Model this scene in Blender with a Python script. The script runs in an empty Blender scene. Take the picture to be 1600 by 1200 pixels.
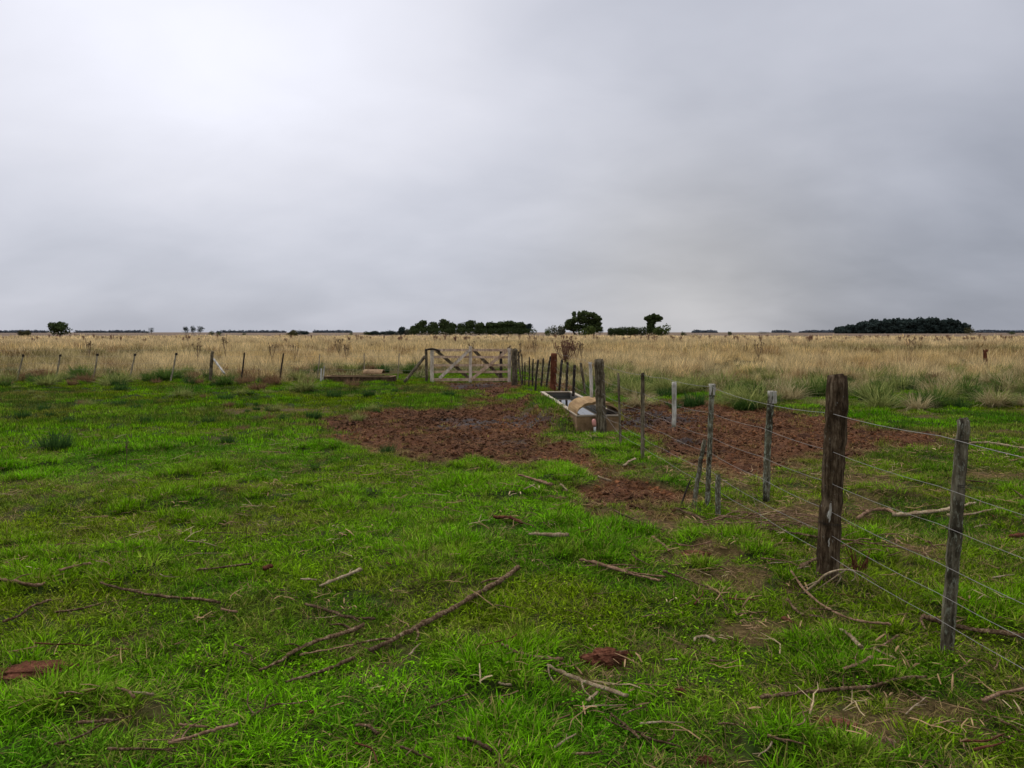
import bpy, math, random
import numpy as np
from mathutils import Vector, Matrix

S = bpy.context.scene
COL = S.collection
RES_NOTE = None

# ------------------------------------------------------------------ camera
CAM_H = 1.65
PITCH = math.radians(3.86)
FPX = 1200.0                      # focal length in pixels of a 1600 px wide frame
cam_d = bpy.data.cameras.new('camera'); cam = bpy.data.objects.new('camera', cam_d)
COL.objects.link(cam); S.camera = cam
cam.location = (0, 0, CAM_H); cam.rotation_euler = (math.pi/2 - PITCH, 0, 0)
cam_d.sensor_width = 36; cam_d.lens = FPX/1600*36
cam_d.clip_start = 0.05; cam_d.clip_end = 20000
S.render.resolution_x = 1024; S.render.resolution_y = 768

# ------------------------------------------------------------------ world
SUN_EL, SUN_AZ = math.radians(52), math.radians(-35)     # azimuth from +Y towards +X
W = bpy.data.worlds.new('World'); S.world = W; W.use_nodes = True
nt = W.node_tree; nt.nodes.clear(); N = nt.nodes; L = nt.links
def nd(t, **kw):
    n = N.new(t)
    for k, v in kw.items(): setattr(n, k, v)
    return n
def vmath(op, a, b=None):
    n = nd('ShaderNodeVectorMath', operation=op)
    for i, q in enumerate((a, b)):
        if q is None: continue
        if isinstance(q, (tuple, list)): n.inputs[i].default_value = q
        else: L.new(q, n.inputs[i])
    return n
def fmath(op, a, b=None, c=None, clamp=False):
    n = nd('ShaderNodeMath', operation=op); n.use_clamp = clamp
    for i, q in enumerate((a, b, c)):
        if q is None: continue
        if isinstance(q, (int, float)): n.inputs[i].default_value = q
        else: L.new(q, n.inputs[i])
    return n.outputs[0]
def lerp_rgb(f, a, b):
    n = nd('ShaderNodeMix', data_type='RGBA'); n.clamp_factor = True
    for i, q in ((0, f), (6, a), (7, b)):
        if isinstance(q, (int, float)): n.inputs[i].default_value = q
        elif isinstance(q, tuple): n.inputs[i].default_value = (*q, 1)
        else: L.new(q, n.inputs[i])
    return n.outputs[2]
def sky_dir(px, py):
    u = (px-800)/FPX; v = (600-py)/FPX
    f = Vector((0, math.cos(PITCH), -math.sin(PITCH))); up = Vector((0, math.sin(PITCH), math.cos(PITCH)))
    return (f + u*Vector((1, 0, 0)) + v*up).normalized()
tc = nd('ShaderNodeTexCoord')
dirn = vmath('NORMALIZE', tc.outputs['Generated']).outputs[0]
sep = nd('ShaderNodeSeparateXYZ'); L.new(dirn, sep.inputs[0])
sky = nd('ShaderNodeTexSky', sky_type='NISHITA', sun_disc=False)
sky.sun_elevation = SUN_EL; sky.sun_rotation = SUN_AZ
# cloud deck: sheet coordinates direction.xy / (z + k), warped noise
zz = fmath('ADD', fmath('MAXIMUM', sep.outputs[2], 0.0), 0.42)
comb = nd('ShaderNodeCombineXYZ')
L.new(fmath('DIVIDE', sep.outputs[0], zz), comb.inputs[0]); L.new(fmath('DIVIDE', sep.outputs[1], zz), comb.inputs[1])
def cloud_noise(scale, rot, stretch, detail, seed, rough=0.5, dist=0.0):
    m = nd('ShaderNodeMapping'); L.new(comb.outputs[0], m.inputs[0])
    m.inputs['Rotation'].default_value = (0, 0, rot); m.inputs['Scale'].default_value = (stretch, 1, 1); m.inputs['Location'].default_value = (seed, seed*.7, seed)
    n = nd('ShaderNodeTexNoise'); L.new(m.outputs[0], n.inputs['Vector'])
    n.inputs['Scale'].default_value = scale; n.inputs['Detail'].default_value = detail; n.inputs['Roughness'].default_value = rough; n.inputs['Distortion'].default_value = dist
    return fmath('SUBTRACT', n.outputs['Fac'], 0.5)
n1 = cloud_noise(1.5, 0.95, 0.75, 4, 3.1, 0.5, 0.25)
n2 = cloud_noise(4.6, 0.8, 0.7, 4, 7.7, 0.5, 0.2)
def bump(px, py, k):         # soft brighter or darker part of the cloud deck round a fixed direction
    d = sky_dir(px, py)
    dp = nd('ShaderNodeVectorMath', operation='DOT_PRODUCT'); L.new(dirn, dp.inputs[0]); dp.inputs[1].default_value = d
    e = fmath('MULTIPLY', fmath('SUBTRACT', dp.outputs['Value'], 1.0), k)
    return fmath('EXPONENT', e)
lum = fmath('ADD', 0.535, fmath('MULTIPLY', n1, 0.20))
lum = fmath('ADD', lum, fmath('MULTIPLY', n2, 0.20))
for (px, py, k, a) in ((390, 125, 40, .20), (130, 100, 9, .28), (60, -60, 9, .05), (760, 90, 40, .09), (1560, 330, 12, -.22), (420, 470, 30, -.15), (60, 500, 30, -.15), (820, 470, 60, -.06), (860, 260, 50, .04),
                       (1080, 500, 400, .07), (1180, 260, 220, .03), (1480, -10, 26, .20)):
    lum = fmath('ADD', lum, fmath('MULTIPLY', bump(px, py, k), a))
# the deck is thinner and brighter overhead, as overcast skies are
mr = nd('ShaderNodeMapRange', interpolation_type='SMOOTHSTEP'); L.new(sep.outputs[2], mr.inputs[0]); mr.inputs[1].default_value = .50; mr.inputs[2].default_value = .92; mr.inputs[4].default_value = 1.0
lum = fmath('ADD', lum, fmath('MULTIPLY', mr.outputs[0], 0.85))
# cloud tone -> colour, bluer where darker
tone = lerp_rgb(fmath('MULTIPLY', fmath('SUBTRACT', lum, 0.30), 2.0, clamp=True), (0.865, 0.925, 1.10), (0.955, 0.965, 1.065))
warm = lerp_rgb(fmath('MULTIPLY', bump(1080, 470, 60), 0.6), tone, (1.03, 1.0, .97))
cl = vmath('SCALE', warm); L.new(fmath('MULTIPLY', lum, 10.0), cl.inputs['Scale'])
cov = lerp_rgb(0.96, sky.outputs[0], cl.outputs[0])
bg = nd('ShaderNodeBackground'); L.new(cov, bg.inputs[0]); bg.inputs[1].default_value = 0.1
wo = nd('ShaderNodeOutputWorld'); L.new(bg.outputs[0], wo.inputs[0])

# ------------------------------------------------------------------ sun behind thin cloud, exposure
sd_ = bpy.data.lights.new('sun', 'SUN'); sd_.energy = 1.5; sd_.angle = math.radians(22); sd_.color = (1.0, .965, .91)
sun = bpy.data.objects.new('sun', sd_); COL.objects.link(sun)
sv = Vector((math.sin(SUN_AZ)*math.cos(SUN_EL), math.cos(SUN_AZ)*math.cos(SUN_EL), math.sin(SUN_EL)))
sun.rotation_euler = sv.to_track_quat('Z', 'Y').to_euler(); sun.location = (-20, 20, 60)
S.view_settings.view_transform = 'Standard'; S.view_settings.look = 'None'
S.view_settings.exposure = 0.0; S.view_settings.gamma = 1.0
S.cycles.max_bounces = 5; S.cycles.diffuse_bounces = 3; S.cycles.transmission_bounces = 3; S.cycles.transparent_max_bounces = 4

# ------------------------------------------------------------------ numpy noise
def _hash(ix, iy, seed):
    h = (ix.astype(np.int64)*374761393 + iy.astype(np.int64)*668265263 + seed*1442695040888963) & 0xFFFFFFFF
    h = ((h ^ (h >> 13))*1274126177) & 0xFFFFFFFF
    return ((h ^ (h >> 16)) & 0xFFFF)/65535.0
def vnoise(x, y, seed=0):
    x = np.asarray(x, float); y = np.asarray(y, float)
    ix = np.floor(x); iy = np.floor(y); fx = x-ix; fy = y-iy
    ux = fx*fx*fx*(fx*(fx*6-15)+10); uy = fy*fy*fy*(fy*(fy*6-15)+10)
    a = _hash(ix, iy, seed); b = _hash(ix+1, iy, seed); c = _hash(ix, iy+1, seed); d = _hash(ix+1, iy+1, seed)
    return (a*(1-ux)+b*ux)*(1-uy) + (c*(1-ux)+d*ux)*uy
def fbm(x, y, scale, octv=4, seed=0, gain=.5):      # about 0..1, mean .5; scale = size of the largest features in metres
    s = 0; a = 1; t = 0; f = 1.0/scale
    for o in range(octv):
        s = s + a*vnoise(x*f + 17.3*o, y*f - 9.1*o, seed+o*31); t += a; a *= gain; f *= 2.03
    return s/t
def sstep(a, b, v): 
    t = np.clip((v-a)/(b-a), 0, 1); return t*t*(3-2*t)

# ------------------------------------------------------------------ picture -> ground / depth helpers (only used to find where real things stand)
def gpt(px, py, h=0.0):
    u = (px-800)/FPX; v = (600-py)/FPX
    d = Vector((u, math.cos(PITCH)+math.sin(PITCH)*v, -math.sin(PITCH)+math.cos(PITCH)*v))
    t = (h-CAM_H)/d.z
    return (d.x*t, d.y*t)
def dpt(px, py, Y):
    u = (px-800)/FPX; v = (600-py)/FPX
    d = Vector((u, math.cos(PITCH)+math.sin(PITCH)*v, -math.sin(PITCH)+math.cos(PITCH)*v))
    t = Y/d.y
    return Vector((d.x*t, Y, CAM_H+d.z*t))

def poly_sd(x, y, poly):          # signed distance, negative inside
    P = np.array(poly, float); d = np.full(np.shape(x), 1e18); inside = np.zeros(np.shape(x), bool)
    n = len(P)
    for i in range(n):
        ax, ay = P[i]; bx, by = P[(i+1) % n]
        ex, ey = bx-ax, by-ay
        t = np.clip(((x-ax)*ex+(y-ay)*ey)/(ex*ex+ey*ey+1e-12), 0, 1)
        d = np.minimum(d, (x-ax-t*ex)**2+(y-ay-t*ey)**2)
        c = ((ay > y) != (by > y)) & (x < (bx-ax)*(y-ay)/(by-ay+1e-12)+ax)
        inside ^= c
    d = np.sqrt(d)
    return np.where(inside, -d, d)
MUD = [
 [gpt(*p) for p in ((470,655),(540,645),(640,640),(735,634),(790,622),(835,622),(862,650),(905,692),(955,706),(995,735),(1010,775),(985,795),(935,768),(880,735),(780,722),(690,712),(600,704),(540,698),(500,680))],
 [gpt(*p) for p in ((680,597),(805,596),(812,604),(800,612),(800,628),(745,632),(735,615),(700,606))],
 [gpt(*p) for p in ((955,640),(1000,628),(1100,622),(1200,636),(1290,648),(1400,664),(1480,682),(1490,694),(1400,698),(1290,708),(1240,730),(1150,742),(1075,722),(1010,706),(965,680))],
 [gpt(*p) for p in ((815,594),(870,606),(905,618),(945,636),(960,640),(940,624),(900,604),(860,596))],
]
def mud_mask(x, y):
    x = np.asarray(x, float); y = np.asarray(y, float)
    r = np.hypot(x, y)
    n = (fbm(x, y, 1.5, 4, 5)-.5)
    n2 = (fbm(x, y, .35, 2, 6)-.5)
    m = np.zeros(np.shape(x)); near = r < 40
    for k, p in enumerate(MUD):
        sd = poly_sd(x, y, p)
        wob = (.9 if k in (0, 2) else .5)
        m = np.maximum(m, sstep(.30, -.30, sd + wob*n*2.1 + .9*n2))
    tx = np.interp(y, [12.3, 17.7], [.98, .58])
    b = sstep(.34, .15, np.abs(x-tx+.10)+(fbm(x, y, .4, 2, 8)-.5)*.3)*sstep(12.8, 13.4, y)*sstep(17.0, 16.0, y)
    return m*near*(1-b)
BARE = [(gpt(*p), r) for p, r in (((60,1062), .16), ((1310,1142), .17), ((1095,868), .28), ((1180,975), .20), ((1020,820), .25), ((960,1030), .15), ((1150,905), .3), ((1420,870), .25), ((1240,800), .5), ((440,640), 1.2), ((1360,1160), .1), ((905,1060), .12), ((1450,1120), .2))]
def bare_mask(x, y):              # worn thin turf
    x = np.asarray(x, float); y = np.asarray(y, float)
    m = sstep(.60, .72, fbm(x, y, .8, 3, 11))*(.35 + .65*sstep(0.2, 1.6, x*2.2/np.maximum(y, 1)))*sstep(22, 14, y)
    for (c, r) in BARE:
        d = np.hypot((x-c[0])*.75, y-c[1])
        m = np.maximum(m, sstep(r*1.15, r*.6, d + (fbm(x, y, .15, 2, 12)-.5)*r*1.2))
    return m
def clump_h(x, y):                # lush hummocks of the turf 0..1
    return sstep(.55, .78, fbm(x, y, .55, 3, 21))
def field_edge(x):                # depth at which the tall pale grass begins
    x = np.asarray(x, float)
    e = np.interp(x, [-40, -20, -6, -3, 0, 1.5, 4, 8, 14, 22, 40], [26.5, 26.5, 26.5, 30, 31, 22.5, 20.0, 19.5, 20.0, 22.0, 23])
    return e + (fbm(x, x*0+3, 2.6, 3, 33)-.5)*5.5
BANK = (0.60, 15.3)
TROUGH_ANG = None
def gz(x, y):
    x = np.asarray(x, float); y = np.asarray(y, float)
    r = np.hypot(x, y); fade = sstep(70, 25, r)
    m = mud_mask(x, y)
    z = (fbm(x, y, 3.5, 2, 41)-.5)*.07
    z = z + (fbm(x, y, .5, 3, 42)-.5)*.05*(1-m) + clump_h(x, y)*.05*(1-m) + (fbm(x, y, 1.3, 2, 47)-.5)*.09*(1-m)
    hoof = fbm(x, y, .42, 4, 43, .62)
    z = z + m*((hoof-.5)*.20 + (fbm(x, y, .12, 2, 44)-.5)*.04 - .035)
    # grown-over earth bank along the trough
    tx = np.interp(y, [12.3, 17.7], [.98, .58])
    b = sstep(.50, .08, np.abs(x-tx+.16))*sstep(12.2, 13.0, y)*sstep(17.9, 17.0, y)*(x < tx+.1)
    z = z + b*(.22+.12*fbm(x, y, .5, 2, 48))
    return z*fade
def gzf(x, y): return float(gz(np.array([x]), np.array([y]))[0])

# ------------------------------------------------------------------ mesh helpers
def mesh_np(name, V, F, mats=(), smooth=False):
    me = bpy.data.meshes.new(name)
    me.from_pydata([tuple(v) for v in V], [], [tuple(f) for f in F]) if not isinstance(V, np.ndarray) else me.from_pydata(V.tolist(), [], F)
    for m in mats: me.materials.append(m)
    if smooth: me.polygons.foreach_set('use_smooth', [True]*len(me.polygons))
    me.update(); return me
def link(name, me, parent=None):
    o = bpy.data.objects.new(name, me); COL.objects.link(o)
    if parent is not None: o.parent = parent
    return o
def tag(o, label=None, cat=None, group=None, kind=None):
    if label: o['label'] = label
    if cat: o['category'] = cat
    if group: o['group'] = group
    if kind: o['kind'] = kind
    return o
def empty(name, loc, label, cat, group=None, rz=0):
    o = bpy.data.objects.new(name, None); COL.objects.link(o); o.location = loc; o.rotation_euler = (0, 0, rz)
    o.empty_display_size = .2
    return tag(o, label, cat, group)
def copy_tree(o, parent=None):
    c = o.copy(); COL.objects.link(c)
    if parent is not None: c.parent = parent
    for ch in list(o.children): copy_tree(ch, c)
    return c
class MB:
    def __init__(s): s.v = []; s.f = []
    def add(s, V, F):
        b = len(s.v); s.v += [tuple(v) for v in V]; s.f += [tuple(i+b for i in f) for f in F]
    def build(s, name, mat, parent=None, smooth=False):
        me = bpy.data.meshes.new(name); me.from_pydata(s.v, [], s.f)
        for m in (mat if isinstance(mat, (list, tuple)) else [mat]): me.materials.append(m)
        if smooth: me.polygons.foreach_set('use_smooth', [True]*len(me.polygons))
        me.update(); return link(name, me, parent)
def frame_of(d):
    d = d.normalized(); a = Vector((0, 0, 1)) if abs(d.z) < .9 else Vector((1, 0, 0))
    u = d.cross(a).normalized(); return u, d.cross(u).normalized()
def tube(mb, pts, rad, sides=8, rough=0.0, rng=None, cap=True, squash=1.0):
    pts = [Vector(p) for p in pts]; n = len(pts)
    if not isinstance(rad, (list, tuple)): rad = [rad]*n
    rng = rng or random.Random(1)
    prof = [1+rng.uniform(-rough, rough) for _ in range(sides)]
    V = []; u0 = None
    for i, p in enumerate(pts):
        d = (pts[min(i+1, n-1)]-pts[max(i-1, 0)])
        if d.length < 1e-9: d = Vector((0, 0, 1))
        d.normalize()
        if u0 is None: u, w = frame_of(d)
        else:
            u = (u0 - d*u0.dot(d)).normalized(); w = d.cross(u)
        u0 = u
        for k in range(sides):
            a = 2*math.pi*k/sides
            prof[k] += rng.uniform(-rough, rough)*.35; prof[k] = 1+(prof[k]-1)*.93
            r = rad[i]*prof[k]
            V.append(p + u*math.cos(a)*r + w*math.sin(a)*r*squash)
    F = []
    for i in range(n-1):
        for k in range(sides):
            a = i*sides+k; b = i*sides+(k+1) % sides
            F.append((a, b, b+sides, a+sides))
    if cap:
        F.append(tuple(reversed(range(sides)))); F.append(tuple((n-1)*sides+k for k in range(sides)))
    mb.add(V, F)
def smooth_path(pts, sub=6):
    P = [Vector(p) for p in pts]
    if len(P) < 3:
        return [P[0].lerp(P[-1], i/sub) for i in range(sub+1)]
    out = []
    for i in range(len(P)-1):
        p0 = P[max(i-1, 0)]; p1 = P[i]; p2 = P[i+1]; p3 = P[min(i+2, len(P)-1)]
        for k in range(sub):
            t = k/sub
            out.append(.5*((2*p1)+(p2-p0)*t+(2*p0-5*p1+4*p2-p3)*t*t+(3*p1-p0-3*p2+p3)*t**3))
    out.append(P[-1]); return out
def board(mb, a, b, w, t, up=Vector((0, 0, 1)), rng=None):   # plank from a to b, width w (along up), thickness t, slightly irregular
    a = Vector(a); b = Vector(b); d = (b-a).normalized(); s = d.cross(up).normalized(); u = s.cross(d).normalized()
    rng = rng or random.Random(3); n = 7; V = []
    for i in range(n):
        p = a.lerp(b, i/(n-1)) + u*rng.uniform(-.004, .004)
        ww = w*rng.uniform(.93, 1.05)
        for (x, y) in ((-.5, -.5), (.5, -.5), (.5, .5), (-.5, .5)): V.append(p + s*x*t + u*y*ww)
    F = []
    for i in range(n-1):
        for k in range(4):
            q = i*4+k; r = i*4+(k+1) % 4; F.append((q, q+4, r+4, r))
    F.append((0, 1, 2, 3)); F.append(tuple((n-1)*4+k for k in (3, 2, 1, 0)))
    mb.add(V, F)

# ------------------------------------------------------------------ materials
def mat_new(name):
    m = bpy.data.materials.new(name); m.use_nodes = True; t = m.node_tree; t.nodes.clear(); return m, t
class G:
    def __init__(s, name):
        s.m, s.t = mat_new(name); s.N = s.t.nodes; s.L = s.t.links
    def n(s, t, **kw):
        x = s.N.new(t)
        for k, v in kw.items(): setattr(x, k, v)
        return x
    def put(s, sock, q):
        if isinstance(q, (int, float)): sock.default_value = q
        elif isinstance(q, tuple):
            sock.default_value = (*q, 1) if len(sock.default_value) == 4 and len(q) == 3 else q
        else: s.L.new(q, sock)
    def math(s, op, a, b=0.0, clamp=False):
        x = s.n('ShaderNodeMath', operation=op); x.use_clamp = clamp; s.put(x.inputs[0], a); s.put(x.inputs[1], b); return x.outputs[0]
    def mix(s, f, a, b, blend='MIX'):
        x = s.n('ShaderNodeMix', data_type='RGBA', blend_type=blend); s.put(x.inputs[0], f); s.put(x.inputs[6], a); s.put(x.inputs[7], b); return x.outputs[2]
    def noise(s, scale, detail=4, rough=.55, vec=None, sc=(1, 1, 1), dist=0.0, coord='Object', color=False):
        if vec is None:
            vec = s.n('ShaderNodeTexCoord').outputs[coord]
        mp = s.n('ShaderNodeMapping'); s.L.new(vec, mp.inputs[0]); mp.inputs['Scale'].default_value = sc
        x = s.n('ShaderNodeTexNoise'); s.L.new(mp.outputs[0], x.inputs['Vector'])
        x.inputs['Scale'].default_value = scale; x.inputs['Detail'].default_value = detail; x.inputs['Roughness'].default_value = rough; x.inputs['Distortion'].default_value = dist
        return x.outputs['Color' if color else 'Fac']
    def ramp(s, f, stops):
        x = s.n('ShaderNodeValToRGB'); s.put(x.inputs[0], f); e = x.color_ramp.elements
        while len(e) < len(stops): e.new(.5)
        for i, (p, c) in enumerate(stops):
            e[i].position = p; e[i].color = (*c, 1) if isinstance(c, tuple) else (c, c, c, 1)
        return x.outputs[0]
    def attr(s, name, typ='GEOMETRY', out='Fac'):
        x = s.n('ShaderNodeAttribute', attribute_name=name, attribute_type=typ); return x.outputs[out]
    def bsdf(s, col, rough=.85, spec=.25, bump=None, bstr=.5, bdist=.01):
        b = s.n('ShaderNodeBsdfPrincipled'); s.put(b.inputs['Base Color'], col); s.put(b.inputs['Roughness'], rough)
        s.put(b.inputs['Specular IOR Level'], spec)
        if bump is not None:
            bn = s.n('ShaderNodeBump'); bn.inputs['Strength'].default_value = bstr; bn.inputs['Distance'].default_value = bdist
            s.L.new(bump, bn.inputs['Height']); s.L.new(bn.outputs[0], b.inputs['Normal'])
        return b
    def out(s, sh):
        o = s.n('ShaderNodeOutputMaterial'); s.L.new(sh.outputs[0], o.inputs[0]); return s.m

def leafy(name, base_from, trans=.35, rough=.75, spec=.05, vary=.5):
    """thin blade / leaf material; base_from(g) gives colour"""
    g = G(name); c = base_from(g)
    b = g.bsdf(c, rough, spec)
    tr = g.n('ShaderNodeBsdfTranslucent'); g.put(tr.inputs[0], c)
    mx = g.n('ShaderNodeMixShader'); mx.inputs[0].default_value = trans
    g.L.new(b.outputs[0], mx.inputs[1]); g.L.new(tr.outputs[0], mx.inputs[2])
    return g.out(mx)
def tint_col(g, dry=(.30, .22, .07), dryamt=.90):
    t = g.attr('tint', 'INSTANCER', 'Color'); bv = g.attr('bv')
    br = g.math('ADD', g.math('MULTIPLY', g.math('POWER', bv, 1.8), 1.7), .36)
    c = g.mix(1.0, t, g.n('ShaderNodeCombineColor').outputs[0], 'MULTIPLY')
    cc = g.n('ShaderNodeCombineColor'); 
    for i in range(3): g.L.new(br, cc.inputs[i])
    c = g.mix(1.0, t, cc.outputs[0], 'MULTIPLY')
    dd = g.math('GREATER_THAN', bv, dryamt)
    return g.mix(g.math('MULTIPLY', dd, .8), c, dry)
M = {}
M['blade'] = leafy('grass_blade', lambda g: tint_col(g), .34, .7, .03)
M['straw'] = leafy('straw_blade', lambda g: tint_col(g, (.70, .56, .33), .8), .35, .8, .04)
def two_tone(a, b, scale=3.0):
    def f(g):
        bv = g.attr('bv'); n = g.noise(scale, 2)
        return g.mix(g.math('ADD', g.math('MULTIPLY', bv, .7), g.math('MULTIPLY', n, .3)), a, b)
    return f
M['tus_green'] = leafy('tussock_green', two_tone((.014, .048, .006), (.13, .21, .035)), .3)
M['tus_olive'] = leafy('tussock_olive', two_tone((.05, .085, .012), (.42, .43, .13)), .3)
M['tus_straw'] = leafy('tussock_straw', two_tone((.18, .14, .055), (.60, .50, .27)), .3)
M['tus_dark'] = leafy('tussock_dark', two_tone((.015, .045, .010), (.075, .15, .03)), .3)
M['tus_rust'] = leafy('tussock_rust', two_tone((.11, .06, .03), (.30, .18, .09)), .3)
def crown_mat(name, a, b):
    return leafy(name, lambda g: g.mix(g.math('ADD', g.math('MULTIPLY', g.attr('bv'), .6), g.math('MULTIPLY', g.noise(.35, 3), .4)), a, b), .2, .8, .05)
M['crown_dark'] = crown_mat('crown_dark', (.022, .034, .012), (.085, .115, .036))
M['crown_blue'] = crown_mat('crown_hazed', (.022, .036, .034), (.062, .085, .070))  # slight blue of distance haze put into the leaf colour
M['crown_light'] = crown_mat('crown_light', (.035, .06, .012), (.12, .15, .04))
M['crown_pale'] = crown_mat('crown_pale', (.08, .09, .06), (.20, .20, .14))
M['crown_olive'] = crown_mat('crown_olive', (.05, .05, .02), (.12, .11, .05))

def wood_mat(name, dark, mid, pale, lichen=None, lich_amt=.5, grain=15, zs=.07):
    g = G(name)
    tcn = g.n('ShaderNodeTexCoord').outputs['Object']
    gr = g.math('ADD', g.math('MULTIPLY', g.noise(grain*3, 6, .7, tcn, (1, 1, zs)), .65), g.math('MULTIPLY', g.noise(grain*2.2, 5, .7, tcn, (1, 1, .45)), .35)); big = g.noise(9, 5, .65, tcn, (1, 1, .6))
    c = g.ramp(gr, [(.38, dark), (.5, mid), (.64, pale)])
    c = g.mix(g.ramp(big, [(.42, 0.0), (.62, .75)]), c, dark)
    if lichen:
        li = g.noise(55, 6, .75, tcn, (1, 1, .4)); c = g.mix(g.ramp(li, [(lich_amt, 0.0), (lich_amt+.12, .85)]), c, lichen)
    b = g.bsdf(c, .95, .05, gr, 1.0, .015)
    return g.out(b)
M['post_brown'] = wood_mat('post_brown', (.018, .011, .006), (.080, .052, .030), (.25, .185, .12), (.50, .50, .44), .62, 14, .07)
M['post_grey'] = wood_mat('post_grey', (.030, .022, .014), (.15, .118, .072), (.34, .29, .20), (.34, .36, .28), .60)
M['post_pale'] = wood_mat('post_pale', (.14, .11, .07), (.34, .29, .20), (.52, .46, .34))
M['post_rust'] = wood_mat('post_rust', (.05, .016, .008), (.15, .05, .026), (.22, .09, .05))
M['post_white'] = wood_mat('post_white', (.24, .21, .17), (.60, .56, .48), (.80, .77, .70))
M['post_dark'] = wood_mat('post_dark', (.018, .014, .012), (.05, .040, .032), (.11, .09, .07))
M['post_lichen'] = wood_mat('post_lichen', (.03, .025, .016), (.13, .11, .07), (.30, .27, .18), (.36, .38, .29), .50)
M['post_near'] = wood_mat('post_near', (.028, .023, .014), (.12, .10, .065), (.28, .25, .17), (.30, .31, .23), .53)
M['gate_wood'] = wood_mat('gate_wood', (.30, .19, .13), (.62, .44, .29), (.80, .63, .46))
M['gate_pale'] = wood_mat('gate_pale', (.34, .27, .19), (.70, .59, .46), (.85, .76, .63))
M['branch'] = wood_mat('branch_bark', (.028, .016, .008), (.15, .092, .048), (.42, .32, .20), None, .5, 26, .6)
M['branch_pale'] = wood_mat('branch_pale', (.16, .105, .055), (.40, .31, .19), (.60, .51, .36), None, .5, 26, .6)
M['branch_tan'] = wood_mat('branch_tan', (.10, .055, .03), (.28, .17, .10), (.44, .31, .21), None, .5, 26, .6)
M['bark_red'] = wood_mat('bark_red', (.05, .018, .010), (.14, .052, .028), (.25, .11, .06), None, .5, 18, .7)
M['thistle'] = wood_mat('dry_thistle', (.10, .045, .03), (.20, .10, .07), (.30, .18, .12))
M['weed'] = wood_mat('dry_weed', (.09, .06, .035), (.19, .13, .08), (.30, .22, .14))
g = G('wire_metal'); M['wire'] = g.out(g.bsdf(g.mix(g.noise(8, 3), (.17, .15, .13), (.36, .34, .31)), .7, .3))
g = G('concrete')
c = g.ramp(g.noise(5, 6, .65), [(.3, (.10, .058, .026)), (.55, (.27, .17, .085)), (.8, (.42, .31, .18))])
c = g.mix(g.ramp(g.noise(9, 4), [(.55, 0.0), (.75, .6)]), c, (.12, .08, .05))
M['concrete'] = g.out(g.bsdf(c, .9, .2, g.noise(60, 4), .4, .004))
g = G('concrete_dark'); M['conc_dark'] = g.out(g.bsdf(g.ramp(g.noise(6, 5, .65), [(.35, (.03, .018, .010)), (.6, (.10, .062, .035)), (.8, (.20, .13, .08))]), .95, .05))
g = G('concrete_inner'); M['conc_in'] = g.out(g.bsdf(g.mix(g.noise(6, 4), (.05, .045, .035), (.11, .10, .08)), .8, .3))
g = G('concrete_rim'); M['conc_rim'] = g.out(g.bsdf(g.mix(g.noise(7, 5), (.26, .20, .13), (.55, .47, .36)), .9, .2))
g = G('cover_tile')
tcn = g.n('ShaderNodeTexCoord').outputs['Object']
c = g.ramp(g.noise(6, 5, .6, tcn, (1, .15, 1)), [(.3, (.14, .08, .035)), (.55, (.34, .22, .10)), (.8, (.52, .39, .22))])
M['cover'] = g.out(g.bsdf(c, .9, .15, g.noise(12, 4, .6, tcn, (1, .1, 1)), .5, .008))
g = G('trough_water')
b = g.bsdf((.012, .014, .014), .04, .5, g.noise(5, 2), .04, .01); M['water'] = g.out(b)
g = G('pipe_pink'); M['pipe_pink'] = g.out(g.bsdf(g.mix(g.noise(20, 3), (.45, .16, .12), (.60, .30, .25)), .6, .3))
g = G('pipe_white'); M['pipe_white'] = g.out(g.bsdf(g.mix(g.noise(20, 3), (.5, .48, .44), (.7, .68, .64)), .6, .3))
# mud clods, litter
def clod_col(g, a, b, c3):
    t = g.attr('tint', 'INSTANCER', 'Color')
    return g.mix(1.0, g.ramp(g.noise(30, 4, .6), [(.3, a), (.55, b), (.8, c3)]), t, 'MULTIPLY')
g = G('mud_clod'); M['clod'] = g.out(g.bsdf(clod_col(g, (.45, .45, .45), (.9, .9, .9), (1.5, 1.5, 1.45)), .9, .07, g.noise(60, 4), .5, .004))
g = G('litter'); M['litter'] = g.out(g.bsdf(clod_col(g, (.6, .6, .6), (1., 1., 1.), (1.3, 1.3, 1.3)), .9, .08))

# ground
g = G('ground_soil')
obj_c = g.n('ShaderNodeTexCoord').outputs['Object']
mud = g.attr('mud'); fld = g.attr('field'); far = g.attr('far'); sfar = g.attr('strawfar'); wet = g.attr('wet')
nf = g.noise(28, 6, .7, obj_c); nm = g.noise(5.5, 5, .6, obj_c); nl = g.noise(.9, 4, .55, obj_c)
mudc = g.ramp(nf, [(.28, (.020, .009, .006)), (.48, (.088, .036, .015)), (.62, (.16, .072, .031)), (.80, (.32, .18, .10))])
mudc = g.mix(g.math('MULTIPLY', g.ramp(nm, [(.42, 0.0), (.62, 1.0)]), .5), mudc, (.12, .052, .030))
mudc = g.mix(g.ramp(g.noise(2.2, 5, .65, obj_c, (.7, 1, 1)), [(.48, 0.0), (.64, .85)]), mudc, (.022, .009, .005))
mudc = g.mix(wet, mudc, (.014, .008, .007))
turf = g.ramp(nf, [(.3, (.008, .009, .003)), (.5, (.028, .034, .006)), (.62, (.035, .060, .008)), (.8, (.11, .085, .035))])
turf = g.mix(g.math('MULTIPLY', g.ramp(nm, [(.4, 0.0), (.65, 1.0)]), .6), turf, (.026, .055, .007))
dryc = g.ramp(g.noise(2.5, 5, .65, obj_c), [(.3, (.16, .12, .06)), (.5, (.33, .27, .16)), (.7, (.46, .39, .26))])
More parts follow.
